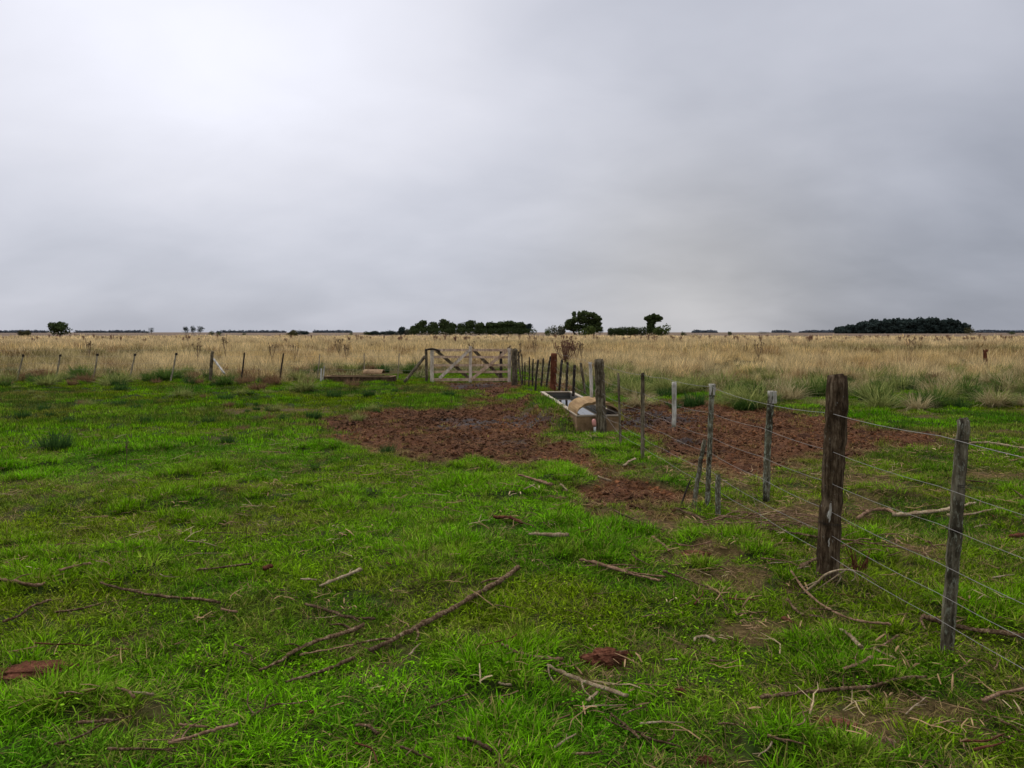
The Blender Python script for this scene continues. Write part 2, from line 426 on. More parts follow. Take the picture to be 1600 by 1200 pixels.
dryc = g.mix(g.ramp(g.noise(.035, 4, .6, obj_c, (.35, 1, 1)), [(.42, 0.0), (.6, .65)]), dryc, (.24, .20, .085))
farc = g.ramp(g.noise(.008, 4, .6, obj_c, (.5, 1, 1)), [(.35, (.10, .062, .045)), (.5, (.15, .105, .07)), (.68, (.26, .20, .13))])
duff = g.ramp(nf, [(.3, (.022, .018, .005)), (.55, (.075, .060, .015)), (.8, (.17, .13, .045))])
dryc = g.mix(sfar, duff, dryc); c = g.mix(fld, turf, dryc); c = g.mix(far, c, farc); c = g.mix(g.ramp(mud, [(0.0, 0.0), (.25, .55), (.6, .7)]), c, g.ramp(nf, [(.3, (.035, .020, .008)), (.5, (.12, .072, .030)), (.75, (.28, .19, .09))])); c = g.mix(g.ramp(mud, [(.35, 0.0), (.75, 1.0)]), c, mudc)
rg = g.math('SUBTRACT', .92, g.math('MULTIPLY', wet, .42))
M['ground'] = g.out(g.bsdf(c, rg, g.math('ADD', .08, g.math('MULTIPLY', wet, .12)), nf, .9, .02))

# ------------------------------------------------------------------ ground sheet
def build_ground():
    r = [0.0001, .3, .7, 1.1, 1.5, 1.9]
    while r[-1] < 45: r.append(r[-1]*1.0072)
    while r[-1] < 9000: r.append(r[-1]*1.06)
    a = list(np.arange(-42, 42.001, .15))
    b = list(np.arange(45, 316, 3.0))
    ang = np.radians(np.array(a+b)); R = np.array(r)
    A, RR = np.meshgrid(ang, R)
    X = RR*np.sin(A); Y = RR*np.cos(A)
    x = X.ravel(); y = Y.ravel()
    z = gz(x, y)
    na, nr = len(ang), len(R)
    V = np.stack([x, y, z], 1)
    idx = np.arange(nr*na).reshape(nr, na)
    i0 = idx[:-1, :]; i1 = idx[1:, :]
    q = np.stack([i0, i1, np.roll(i1, -1, 1), np.roll(i0, -1, 1)], -1).reshape(-1, 4)
    me = bpy.data.meshes.new('ground')
    me.vertices.add(len(V)); me.vertices.foreach_set('co', V.ravel().astype(np.float32))
    me.loops.add(q.size); me.loops.foreach_set('vertex_index', q.ravel().astype(np.int32))
    me.polygons.add(len(q)); me.polygons.foreach_set('loop_start', np.arange(0, q.size, 4, dtype=np.int32))
    me.polygons.foreach_set('use_smooth', np.ones(len(q), bool))
    me.update(calc_edges=True); me.validate()
    m = mud_mask(x, y)
    ed = field_edge(x)
    f = sstep(-2.0, 1.0, y-ed)*(1-m); f = np.where(y < 5, 0, f)
    rr = np.hypot(x, y)
    f = np.maximum(f, sstep(30, 40, rr))
    fr = sstep(235, 300, rr); sf = sstep(70, 200, rr)
    w = np.zeros(len(x))
    for (px, py, rad) in ((745,683,.28),(740,660,.9),(790,660,.7),(860,668,.6),(820,650,.5),(800,688,.3),(1000,652,1.5),(985,640,1.3),(1050,648,.7),(1090,640,.4),(1075,690,.25),(700,655,.35),(740,600,1.2)):
        gx, gy = gpt(px, py); w = np.maximum(w, sstep(1.0, .35, np.hypot(x-gx, (y-gy)*.8)/rad + (fbm(x, y, .4, 3, 77)-.5)*1.2))
    w = w*m
    bm_ = np.maximum(m, bare_mask(x, y)*.40)
    for nme, arr in (('mud', bm_), ('field', f), ('far', fr), ('strawfar', sf), ('wet', w*.85)):
        at = me.attributes.new(nme, 'FLOAT', 'POINT'); at.data.foreach_set('value', arr.astype(np.float32))
    me.materials.append(M['ground'])
    o = link('ground', me); tag(o, 'flat pasture ground with green turf and brown trampled mud', 'ground', kind='structure')
build_ground()

# ------------------------------------------------------------------ scattered vegetation
def blades_mesh(name, n, hr, rad, wr, lean, rng, mat, segs=3, droop=.35, flat=False):
    V = []; F = []; BV = []
    for i in range(n):
        a = rng.uniform(0, 2*math.pi); rr = rad*math.sqrt(rng.random())
        bx, by = rr*math.cos(a), rr*math.sin(a)
        h = rng.uniform(*hr); w = rng.uniform(*wr); le = rng.uniform(*lean)
        da = a + rng.gauss(0, .9) if rad > 0.02 else rng.uniform(0, 6.283)
        dx, dy = math.cos(da), math.sin(da); wa = da + math.pi/2 + rng.uniform(-.7, .7); wx, wy = math.cos(wa), math.sin(wa)
        bv = rng.random(); b = len(V); dr = droop*rng.uniform(.4, 1.3)*le
        for k in range(segs):
            t = k/segs; o = h*le*(t**1.6); z = h*(t - dr*t*t*.8)*math.sqrt(max(.15, 1-min(le, .95)**2*.4)); ww = w*(1-t**1.6)*.5+w*.08
            V.append((bx+dx*o-wx*ww, by+dy*o-wy*ww, z-.004)); V.append((bx+dx*o+wx*ww, by+dy*o+wy*ww, z-.004)); BV += [bv, bv]
        t = 1.0; V.append((bx+dx*h*le, by+dy*h*le, h*(t-dr*.8)*math.sqrt(max(.15, 1-min(le, .95)**2*.4)))); BV.append(bv)
        for k in range(segs-1):
            q = b+2*k; F.append((q, q+1, q+3, q+2))
        q = b+2*(segs-1); F.append((q, q+1, q+2))
    me = bpy.data.meshes.new(name); me.from_pydata(V, [], F)
    at = me.attributes.new('bv', 'FLOAT', 'POINT'); at.data.foreach_set('value', BV)
    me.materials.append(mat); me.polygons.foreach_set('use_smooth', [True]*len(me.polygons)); me.update(); return me
def leaves_mesh(name, n, rad, size, rng, mat):           # small broad leaves of clover and weeds
    V = []; F = []; BV = []
    for i in range(n):
        a = rng.uniform(0, 6.283); rr = rad*math.sqrt(rng.random()); z = rng.uniform(.012, .045)
        c = Vector((rr*math.cos(a), rr*math.sin(a), z)); s = rng.uniform(*size)
        nrm = Vector((rng.gauss(0, .4), rng.gauss(0, .4), 1)).normalized(); u, w = frame_of(nrm); ph = rng.uniform(0, 6.283)
        u, w = u*math.cos(ph)+w*math.sin(ph), w*math.cos(ph)-u*math.sin(ph)
        b = len(V); bv = rng.random()*.85
        for (x, y) in ((-1, 0), (-.3, -.55), (.6, -.45), (1, 0), (.6, .45), (-.3, .55)):
            V.append(c+u*x*s+w*y*s+nrm*(abs(y)*s*.25)); BV.append(bv)
        F.append(tuple(range(b, b+6)))
    me = bpy.data.meshes.new(name); me.from_pydata([tuple(v) for v in V], [], F)
    at = me.attributes.new('bv', 'FLOAT', 'POINT'); at.data.foreach_set('value', BV)
    me.materials.append(mat); me.update(); return me
def clod_mesh(name, rng, mat, flat=.6):
    import bmesh
    bm = bmesh.new(); bmesh.ops.create_icosphere(bm, subdivisions=2, radius=1)
    ph = [rng.uniform(0, 6) for _ in range(9)]
    for v in bm.verts:
        c = v.co
        r = 1+.28*math.sin(3.1*c.x+ph[0])*math.cos(2.7*c.y+ph[1])+.2*math.sin(5.3*c.z+ph[2]+4*c.x)+.12*math.sin(9*c.y+ph[3])+rng.uniform(-.09, .09)
        v.co = Vector((c.x*r*1.25, c.y*r, c.z*r*flat))
    me = bpy.data.meshes.new(name); bm.to_mesh(me); bm.free(); me.materials.append(mat); return me
def chip_mesh(name, rng, mat, n=5):
    mb = MB()
    for i in range(n):
        a = rng.uniform(0, 6.283); l = rng.uniform(.012, .045); c = Vector((rng.uniform(-.05, .05), rng.uniform(-.05, .05), rng.uniform(.004, .02)))
        d = Vector((math.cos(a), math.sin(a), rng.uniform(-.25, .25)))*l; w = rng.uniform(.0015, .005)
        tube(mb, [c-d, c+Vector((0, 0, rng.uniform(0, .006))), c+d], [w*.6, w, w*.5], 4, .3, rng, squash=.5)
    me = bpy.data.meshes.new(name); me.from_pydata(mb.v, [], mb.f); me.materials.append(mat); me.update(); return me

def scatter(name, variants, P, rot, scl, idx, tint, label, cat):
    """one stuff object: a point cloud mesh whose points carry instances of the variants"""
    vc = bpy.data.collections.new(name+'_shapes')
    for i, me in enumerate(variants):
        vo = bpy.data.objects.new('%s_%02d' % (name+'_shape', i), me); vc.objects.link(vo)
    n = len(P); me = bpy.data.meshes.new(name)
    me.vertices.add(n); me.vertices.foreach_set('co', np.asarray(P, np.float32).ravel())
    def av(nm, typ, arr, key):
        at = me.attributes.new(nm, typ, 'POINT'); at.data.foreach_set(key, arr)
    av('rot', 'FLOAT_VECTOR', np.asarray(rot, np.float32).ravel(), 'vector')
    av('scl', 'FLOAT_VECTOR', np.asarray(scl, np.float32).ravel(), 'vector')
    av('vid', 'INT', np.asarray(idx, np.int32), 'value')
    av('tint', 'FLOAT_VECTOR', np.asarray(tint, np.float32).ravel(), 'vector')
    me.update()
    o = link(name, me); tag(o, label, cat, kind='stuff')
    ng = bpy.data.node_groups.new(name+'_nodes', 'GeometryNodeTree')
    ng.interface.new_socket('Geometry', in_out='INPUT', socket_type='NodeSocketGeometry')
    ng.interface.new_socket('Geometry', in_out='OUTPUT', socket_type='NodeSocketGeometry')
    gi = ng.nodes.new('NodeGroupInput'); go = ng.nodes.new('NodeGroupOutput')
    ci = ng.nodes.new('GeometryNodeCollectionInfo'); ci.inputs['Collection'].default_value = vc
    ci.inputs['Separate Children'].default_value = True; ci.inputs['Reset Children'].default_value = True
    ip = ng.nodes.new('GeometryNodeInstanceOnPoints'); ip.inputs['Pick Instance'].default_value = True
    def na(nm, dt):
        a = ng.nodes.new('GeometryNodeInputNamedAttribute'); a.data_type = dt; a.inputs['Name'].default_value = nm; return a.outputs[0]
    ng.links.new(gi.outputs[0], ip.inputs['Points']); ng.links.new(ci.outputs[0], ip.inputs['Instance'])
    ng.links.new(na('vid', 'INT'), ip.inputs['Instance Index'])
    e2r = ng.nodes.new('FunctionNodeEulerToRotation'); ng.links.new(na('rot', 'FLOAT_VECTOR'), e2r.inputs[0]); ng.links.new(e2r.outputs[0], ip.inputs['Rotation'])
    ng.links.new(na('scl', 'FLOAT_VECTOR'), ip.inputs['Scale'])
    ng.links.new(ip.outputs[0], go.inputs[0])
    md = o.modifiers.new('scatter', 'NODES'); md.node_group = ng
    return o

RS = np.random.RandomState(7)
def wedge(r0, r1, dens, half=44):
    A = math.radians(half); area = A*(r1*r1-r0*r0); n = int(area*dens)
    r = np.sqrt(RS.uniform(r0*r0, r1*r1, n)); a = RS.uniform(-A, A, n)
    return r*np.sin(a), r*np.cos(a)

# keep-out: trough footprint
TR = [gpt(846,613,.28), gpt(893,613,.28), gpt(969,650,.28), gpt(901,651,.28)]
def build_lawn():
    rng = random.Random(5)
    vs = []
    for i in range(4): vs.append(blades_mesh('sward_tuft', 24, (.030, .078), .062, (.0036, .0072), (.4, 1.5), rng, M['blade'], 4, .75))           # 0-3 short sward
    for i in range(4): vs.append(blades_mesh('long_tuft', 32, (.045, .100), .055, (.0036, .0062), (.3, 1.3), rng, M['blade'], 5, .8))       # 4-7 lush long
    for i in range(3): vs.append(leaves_mesh('clover_tuft', 18, .06, (.004, .009), rng, M['blade']))                                    # 8-10
    for i in range(3): vs.append(blades_mesh('far_tuft', 26, (.03, .07), .13, (.006, .011), (.3, 1.0), rng, M['blade']))                   # 11-13 for the distance
    for i in range(2): vs.append(blades_mesh('dry_tuft', 20, (.03, .085), .07, (.0018, .0036), (.7, 1.8), rng, M['blade']))                  # 14-15
    X = []; Y = []; K = []
    for (r0, r1, dn, k) in ((1.4, 4.5, 620, 0), (4.5, 7.5, 480, 0), (7.5, 12, 380, 0), (12, 20, 110, 1), (20, 34, 80, 1)):
        x, y = wedge(r0, r1, dn); X.append(x); Y.append(y); K.append(np.full(len(x), k))
    x = np.concatenate(X); y = np.concatenate(Y); k = np.concatenate(K)
    m = mud_mask(x, y); ba = bare_mask(x, y); ch = clump_h(x, y)
    ed = field_edge(x)
    p = (1-m)**.85*(1-.45*ba)*sstep(3.5, -.5, y-ed)
    p = np.maximum(p, .025*(ed-y > 0))
    dens_n = fbm(x, y, .3, 3, 51); p = p*(.60+.7*sstep(.3, .6, dens_n))
    keep = RS.rand(len(x)) < p
    keep &= poly_sd(x, y, TR) > .05
    x, y, k, m, ba, ch, dens_n = [q[keep] for q in (x, y, k, m, ba, ch, dens_n)]
    n = len(x); u = RS.rand(n)
    idx = np.where(k == 1, 11+RS.randint(0, 3, n), RS.randint(0, 4, n))
    lush = (ch > .35) & (u < .85) & (k == 0); idx = np.where(lush, 4+RS.randint(0, 4, n), idx)
    lv = (k == 0) & ~lush & (fbm(x, y, .5, 2, 61) > .52) & (RS.rand(n) < .28); idx = np.where(lv, 8+RS.randint(0, 3, n), idx)
    dr = (k == 0) & (RS.rand(n) < .09+.45*ba+.5*sstep(.05, .4, m)+.12*sstep(.1, .4, x/np.maximum(y, 1))); idx = np.where(dr, 14+RS.randint(0, 2, n), idx)
    # colour
    big = fbm(x, y, 4.5, 3, 71); med = fbm(x, y, .9, 3, 72)
    bright = np.array([.168, .410, .004]); olive = np.array([.195, .255, .006]); deep = np.array([.045, .175, .004]); yel = np.array([.27, .27, .04])
    def mix(a, b, t): return a*(1-t)[:, None]+b*t[:, None]
    c = mix(np.tile(bright, (n, 1)), np.tile(olive, (n, 1)), sstep(.42, .66, big)*.8)
    right = sstep(.12, .45, x/np.maximum(y, 1))*sstep(14, 6, y); c = mix(c, np.tile(olive*.85, (n, 1)), right*.65)
    leftfar = sstep(10, 20, y)*sstep(0, -4, x); c = mix(c, np.tile(olive*.8, (n, 1)), leftfar*.85)
    fard = np.maximum(sstep(9, 18, y), sstep(5, 9, y)*sstep(1.5, 4, x)); dull = np.array([.20, .175, .045]); dark2 = np.array([.045, .095, .014])
    c = mix(c, np.tile(dull, (n, 1)), fard*sstep(.42, .62, fbm(x*.5, y, 1.6, 3, 75))*.75)
    c = mix(c, np.tile(dark2, (n, 1)), fard*sstep(.52, .68, fbm(x*.6, y, 1.0, 3, 76))*.75)
    c = mix(c, np.tile(deep, (n, 1)), sstep(.50, .72, med)*.6)
    c = mix(c, np.tile(bright*1.05, (n, 1)), ch*.55)
    c = mix(c, np.tile(np.array([.26, .17, .06]), (n, 1)), np.clip(m*1.2, 0, .8)); c = mix(c, np.tile(yel, (n, 1)), np.clip(ba*.5+sstep(.62, .8, fbm(x, y, .25, 2, 73))*.35, 0, 1))
    c = np.where((idx >= 14)[:, None], np.array([.36, .26, .11])*RS.uniform(.4, 1.2, (n, 1)), c)
    c = c*RS.uniform(.6, 1.35, (n, 1))
    s = RS.uniform(.7, 1.3, n)*(1+.08*ch)*np.where(k == 1, 1.0, 1.0)*(1-.35*ba)
    zsc = s*RS.uniform(.8, 1.2, n)*np.where(k == 1, 1.0+.5*sstep(.55, .75, med), 1.0)
    scl = np.stack([s, s, zsc], 1)
    rot = np.stack([RS.normal(0, .12, n), RS.normal(0, .12, n), RS.uniform(0, 6.283, n)], 1)
    P = np.stack([x, y, gz(x, y)-.003], 1)
    scatter('lawn_grass', vs, P, rot, scl, idx, c, 'short bright green pasture grass covering the near paddock', 'grass')
build_lawn()

def build_field():
    rng = random.Random(15)
    vs = []
    for i in range(4): vs.append(blades_mesh('straw_tuft', 90, (.24, .60), .16, (.004, .008), (.2, 1.0), rng, M['straw'], 4, .5))      # 0-3
    for i in range(4): vs.append(blades_mesh('straw_clump', 110, (.3, .65), .45, (.012, .024), (.15, .8), rng, M['straw'], 3, .5))         # 4-7 farther
    for i in range(3): vs.append(blades_mesh('low_tuft', 60, (.14, .34), .16, (.005, .010), (.3, 1.0), rng, M['straw'], 3, .5))           # 8-10
    for i in range(3): vs.append(blades_mesh('wide_clump', 110, (.28, .55), 1.3, (.04, .08), (.15, .8), rng, M['straw'], 3, .4))           # 11-13 farthest
    X = []; Y = []; K = []
    for (r0, r1, dn, k) in ((19, 34, 9.5, 0), (34, 55, 5.0, 0), (55, 110, 1.5, 1), (110, 170, .55, 1), (170, 270, .12, 2)):
        x, y = wedge(r0, r1, dn, 42); X.append(x); Y.append(y); K.append(np.full(len(x), k))
    x = np.concatenate(X); y = np.concatenate(Y); k = np.concatenate(K)
    ed = field_edge(x); e = y-ed
    p = sstep(-1.5, 1.2, e)*(1-mud_mask(x, y))
    # greener hollow behind the gate
    hol = sstep(6.5, 3.0, np.hypot((x+1.3)*.8, (y-29.5)))
    p = p*(1-.75*hol)
    tus = fbm(x, y, 1.5, 3, 85)
    p = p*(.12+.88*sstep(.40, .54, tus)*1.0)*np.where(e < 12, 1.25, 1.0)
    keep = RS.rand(len(x)) < p
    x, y, k, e, hol, tus = [q[keep] for q in (x, y, k, e, hol, tus)]
    n = len(x); u = RS.rand(n)
    idx = np.where(k == 0, RS.randint(0, 4, n), np.where(k == 1, 4+RS.randint(0, 4, n), 11+RS.randint(0, 3, n)))
    edge = sstep(9.5, 2.0, e)*np.where(x > 0, 1.0, .8)
    low = (k == 0) & (u < .30+.55*edge+.3*hol); idx = np.where(low, 8+RS.randint(0, 3, n), idx)
    r = np.hypot(x, y)
    big = fbm(x*.45, y, 16, 3, 81); med = fbm(x*.6, y, 4, 3, 82)
    pale = np.array([.85, .66, .33]); ochre = np.array([.58, .39, .12]); olive = np.array([.26, .235, .075]); green = np.array([.105, .165, .038]); rust = np.array([.30, .15, .06])
    def mix(a, b, t): return a*(1-t)[:, None]+np.tile(b, (len(t), 1))*t[:, None]
    c = mix(np.tile(pale, (n, 1)), ochre, sstep(.35, .7, med)*.6)
    c = mix(c, olive, sstep(.48, .62, big)*.8*sstep(130, 70, r)); c = mix(c, ochre*.75, sstep(.50, .38, tus)*.7*(k == 0))
    c = mix(c, green, np.clip(edge*.8*(u < .62), 0, 1)); c = mix(c, olive, edge*.35)
    c = mix(c, green, hol*.8)
    c = mix(c, rust, (fbm(x, y, 1.6, 2, 84) > .68)*.7)
    c = mix(c, np.array([.92, .72, .42]), sstep(70, 130, r)*.6)
    c = c*RS.uniform(.55, 1.3, (n, 1))
    s = RS.uniform(.65, 1.25, n)*(1-.22*edge)*(.62+.75*sstep(.36, .66, tus))
    hgt = 1-.15*sstep(.5, .7, big)
    scl = np.stack([s, s, s*hgt*RS.uniform(.8, 1.15, n)], 1)
    rot = np.stack([RS.normal(0, .10, n), RS.normal(.16, .12, n), RS.uniform(-1.3, 1.3, n)], 1)
    P = np.stack([x, y, gz(x, y)-.01], 1)
    scatter('tall_dry_grass', vs, P, rot, scl, idx, c, 'tall pale straw coloured grass filling the open field to the horizon', 'grass')
build_field()

def build_mud_litter():
    rng = random.Random(25)
    vs = [clod_mesh('clod', rng, M['clod'], rng.uniform(.4, .8)) for i in range(6)] + [chip_mesh('chips', rng, M['litter']) for i in range(5)]
    x, y = wedge(7, 27, 560, 34)
    m = mud_mask(x, y); keep = RS.rand(len(x)) < m*sstep(27, 12, y)*.9+m*.25
    x, y = x[keep], y[keep]; keep = poly_sd(x, y, TR) > .05; x, y = x[keep], y[keep]
    n = len(x); isch = RS.rand(n) < .55
    idx = np.where(isch, 6+RS.randint(0, 5, n), RS.randint(0, 6, n))
    s = np.where(isch, RS.uniform(.35, .95, n), .006+.020*RS.rand(n)**2.2)
    t = fbm(x, y, 1.2, 3, 91)
    base = np.stack([.128+0*t, .053+0*t, .022+0*t], 1)*np.clip(-.35+2.5*t, .12, 2)[:, None]*RS.uniform(.3, 1.6, (n, 1))
    chip = np.array([.26, .135, .065])*RS.uniform(.1, 1.5, (n, 1))*(.4+.9*t)[:, None]
    c = np.where(isch[:, None], chip, base)
    rot = np.stack([RS.normal(0, .35, n), RS.normal(0, .35, n), RS.uniform(0, 6.283, n)], 1)
    P = np.stack([x, y, gz(x, y)+np.where(isch, .004, .004)], 1)
    scatter('mud_clods', vs, P, rot, np.stack([s, s, s], 1), idx, c, 'lumpy brown trampled soil and dung clods around the trough', 'soil')
build_mud_litter()

def build_twig_litter():
    rng = random.Random(35)
    vs = []
    for i in range(6): vs.append(chip_mesh('twigs', rng, M['litter'], 3))
    for i in range(6):
        mb = MB(); pts = [Vector((0, 0, 0))]; a = 0
        for q in range(5): a += rng.gauss(0, .4); pts.append(pts[-1]+Vector((math.cos(a), math.sin(a), rng.uniform(-.12, .2)))*.036)
        tube(mb, pts, [.0028, .0026, .0024, .002, .0016, .001], 4, .2, rng)
        if rng.random() < .6:
            q = pts[2]; tube(mb, [q, q+Vector((.03, .04, .008)), q+Vector((.05, .07, .015))], [.0018, .0015, .001], 4, .2, rng)
        me = bpy.data.meshes.new('long_twig'); me.from_pydata(mb.v, [], mb.f); me.materials.append(M['litter']); vs.append(me)
    x, y = wedge(2, 14, 75)
    m = mud_mask(x, y); ba = bare_mask(x, y); cl_ = fbm(x, y, 1.1, 3, 95)
    p = (1-m)*(.12+.9*sstep(.45, .7, cl_)+.8*ba)*(.45+.55*sstep(-.3, .25, x/y))
    keep = RS.rand(len(x)) < p; x, y = x[keep], y[keep]
    n = len(x); idx = RS.randint(0, 12, n)
    s = RS.uniform(.5, 1.5, n)
    c = np.array([.27, .175, .085])*RS.uniform(.3, 1.6, (n, 1)); 
    pale = RS.rand(n) < .09; c[pale] = np.array([.50, .38, .21])*RS.uniform(.7, 1.1, (pale.sum(), 1))
    rot = np.stack([RS.normal(0, .15, n), RS.normal(0, .15, n), RS.uniform(0, 6.283, n)], 1)
    P = np.stack([x, y, gz(x, y)+RS.uniform(.015, .055, n)], 1)
    scatter('twig_litter', vs, P, rot, np.stack([s, s, s], 1), idx, c, 'fine broken twigs and bark bits strewn through the green grass', 'twigs')
build_twig_litter()

# ------------------------------------------------------------------ posts
def post_mesh(mb, base, top, r0, r1, rng, sides=12, bend=.0, rough=.12, rings=None, jag=.02):
    base = Vector(base); top = Vector(top); L_ = (top-base).length; n = rings or max(8, int(L_/.05))
    side = Vector((rng.uniform(-1, 1), rng.uniform(-.3, .3), 0))*bend
    pts = []; rad = []
    for i in range(n+1):
        t = i/n; pts.append(base.lerp(top, t)+side*math.sin(math.pi*t)+Vector((rng.gauss(0, .0015), rng.gauss(0, .0015), 0))*(r0/.03))
        rad.append((r0*(1-t)+r1*t)*rng.uniform(.95, 1.05)*(1.0 if i < n else .93))
    b = len(mb.v); tube(mb, pts, rad, sides, rough, rng)
    for k in range(sides):                           # uneven sawn top
        i = b+n*sides+k; v = mb.v[i]; mb.v[i] = (v[0], v[1], v[2]+rng.uniform(-jag, jag*.6)*(.4 if r0 > .07 else 1))
# right-hand fence line (x as a function of depth)
LINE = [(24.45, .07), (21.5, 1.18), (12.3, 1.42), (4.95, 2.035), (3.84, 2.17), (1.4, 2.38)]
def fx(d): return float(np.interp(-d, [-q[0] for q in LINE], [q[1] for q in LINE]))
WIRES = [1.12, .89, .67, .50, .33, .21]
def fence_right():
    root = empty('wire_fence', (fx(12.3), 12.3, 0), 'wire stock fence with old timber posts running from the gate past the trough to foreground', 'fence')
    base = Vector(root.location)
    rng = random.Random(101)
    def post(name, px0, py0, px1, py1, d, r0, r1, mat, label=None, sink=.1, bend=.0, rough=.12, sides=12, hang=False):
        mb = MB(); b = dpt(px0, py0, d); t = dpt(px1, py1, d)
        if not hang: b.z = gzf(b.x, b.y)-sink
        post_mesh(mb, b-base, t-base, r0, r1, rng, sides, bend, rough)
        o = mb.build(name, M[mat], root, True)
        if label: o['label'] = label
        return o
    post('fence_post', 1293, 912, 1309, 588, 4.95, .070, .064, 'post_brown', 'thick dark brown cracked post with white bird droppings', bend=.006, rough=.10, sides=24)
    post('fence_post', 1478, 1036, 1505, 656, 3.84, .031, .029, 'post_near', 'slim lichen mottled post nearest the viewer', bend=.008, rough=.14, sides=14)
    post('fence_post', 941, 676, 936, 561, 12.32, .085, .070, 'post_grey', 'stout grey post standing in front of the water trough', rough=.14, sides=16)
    post('fence_post', 864, 612, 866, 552, 21.5, .085, .082, 'post_rust', 'stout rust brown post beyond the trough')
    post('gate_post', 804, 600, 803.5, 545, 24.45, .10, .085, 'post_grey', 'stout grey gate post at the right end of the gate')
    # droppers
    post('dropper', 1197, 783, 1206, 612, 5.95, .026, .026, 'post_lichen', 'lichen covered dropper with a squared pale head', bend=.02, hang=True)
    post('dropper', 1105, 794, 1113, 601, 7.17, .024, .025, 'post_lichen', 'lichen covered dropper beside the leaning stake', bend=.01)
    post('dropper', 1053.5, 667, 1053.5, 596, 8.65, .026, .026, 'post_white', 'short whitewashed looking dropper in front of the mud', hang=True)
    post('dropper', 1004, 726, 1004, 583, 9.7, .024, .023, 'post_grey')
    post('dropper', 970, 700, 966, 583, 10.9, .018, .017, 'post_grey', 'thin pale dropper right of the trough')
    for (px, yb, pt, yt, d, r, mt) in ((924, 630, 922, 566, 13.3, .028, 'post_white'), (914, 615, 907, 567, 14.7, .024, 'post_grey'),
            (896, 619, 898, 570, 16.2, .030, 'post_dark'), (885, 612, 887, 566, 18, .030, 'post_dark'), (874, 610, 878, 562, 19.5, .032, 'post_dark'),
            (853, 611, 860, 557, 22.3, .030, 'post_dark'), (845, 608, 849, 560, 22.7, .026, 'post_dark'), (836.5, 615, 841, 562, 21.0, .028, 'post_dark'),
            (832, 606, 833, 561, 23.1, .024, 'post_dark'), (826, 604, 827, 558, 23.4, .022, 'post_dark'), (820, 603, 820, 566, 23.7, .018, 'post_dark'), (817, 600, 815, 553, 24.0, .018, 'post_dark')):
        post('dropper', px, yb, pt, yt, d, r, r, mt, 'bleached dropper hanging over the trough cover' if mt == 'post_white' else None, hang=True, bend=.015, sides=8)
    for (px, ya, yb, d, w, mt) in ((1206, 611, 630, 5.95, .054, 'post_white'), (1112.6, 600, 617, 7.17, .050, 'post_white')):
        a_ = dpt(px, yb, d)-base; b_ = dpt(px+.6, ya, d)-base; mb = MB(); board(mb, a_, b_, w, w*.9, Vector((1, 0, 0)), rng); o = mb.build('post_head', M[mt], root); o['label'] = 'squared pale post top'
    mb = MB(); b = dpt(816, 598, 24.2); m_ = dpt(811, 572, 24.2); t = dpt(810, 549, 24.2); b.z -= .1
    tube(mb, smooth_path([b-base, m_-base, t-base], 5), [.03]*11, 8, .15, rng); o = mb.build('fence_post', M['post_grey'], root, True); o['label'] = 'crooked stick beside the gate post'
    # next post out of frame towards the viewer carries the wires on
    x, y = fx(1.4), 1.4; mb = MB(); post_mesh(mb, Vector((x, y, gzf(x, y)-.1))-base, Vector((x, y, 1.2))-base, .05, .045, rng); mb.build('fence_post', M['post_grey'], root, True)
    # wires
    DS = [24.4, 21.5, 19.5, 18, 16.2, 14.7, 13.3, 12.3, 10.9, 9.7, 8.65, 7.17, 5.95, 4.95, 3.84, 2.6, 1.4]
    for wi, h in enumerate(WIRES):
        pts = []
        off = .0
        for i, d in enumerate(DS):
            hh = h + rng.uniform(-.02, .02)
            if wi == 5 and 12 < d < 18: hh += .2
            pts.append(Vector((fx(d)+(.02 if i % 2 else -.01), d, hh))-base)
        sp = []
        for a, b in zip(pts[:-1], pts[1:]):
            sag = .012*(a-b).length
            for k in range(4):
                t = k/4; p = a.lerp(b, t); p.z -= 4*sag*t*(1-t); sp.append(p)
        sp.append(pts[-1])
        mb = MB(); tube(mb, sp, .0014 if wi else .0019, 5, 0, rng)
        mb.build('wire', M['wire'], root, True)
    # wire ties and a loose curl at the near posts
    for (px0, py0, d, r) in ((1503, 687, 3.84, .038), (1492, 826, 3.84, .04), (1501, 757, 3.84, .038), (1112, 618, 7.17, .027), (1205, 648, 5.95, .029), (1300, 815, 4.95, .083)):
        c0 = dpt(px0, py0, d)-base; mb = MB()
        for q in range(2):
            ring = [c0+Vector((math.cos(a)*r, math.sin(a)*r, q*.008-.004+.003*math.sin(a))) for a in np.linspace(0, 6.283, 15)]
            tube(mb, ring, .0016, 4, 0, rng)
        mb.build('wire_tie', M['post_dark'], root, True)
    for (ya, yb, dx, w) in ((782, 812, 0, .020), (795, 806, -.012, .012), (836, 850, .004, .010)):      # bird droppings, a thin crust on the wood
        mb = MB(); n_ = 7; V = []; 
        for i in range(n_+1):
            t = i/n_; y_ = ya+(yb-ya)*t; c0 = dpt(1299-(y_-588)*.05+1, y_, 4.95)-base; ax = dx+rng.uniform(-.003, .003); ww = w*math.sin(math.pi*(.12+.8*t))*rng.uniform(.7, 1.1)
            for q in (-.5, 0, .5): V.append((c0.x+ax+ww*q, c0.y-.0735+abs(q)*.003-.0015, c0.z))
        F = [(3*i+k, 3*i+k+1, 3*i+k+4, 3*i+k+3) for i in range(n_) for k in (0, 1)]
        mb.add(V, F); mb.build('bird_dropping', M['post_white'], root, True)
    return root
fence_right()

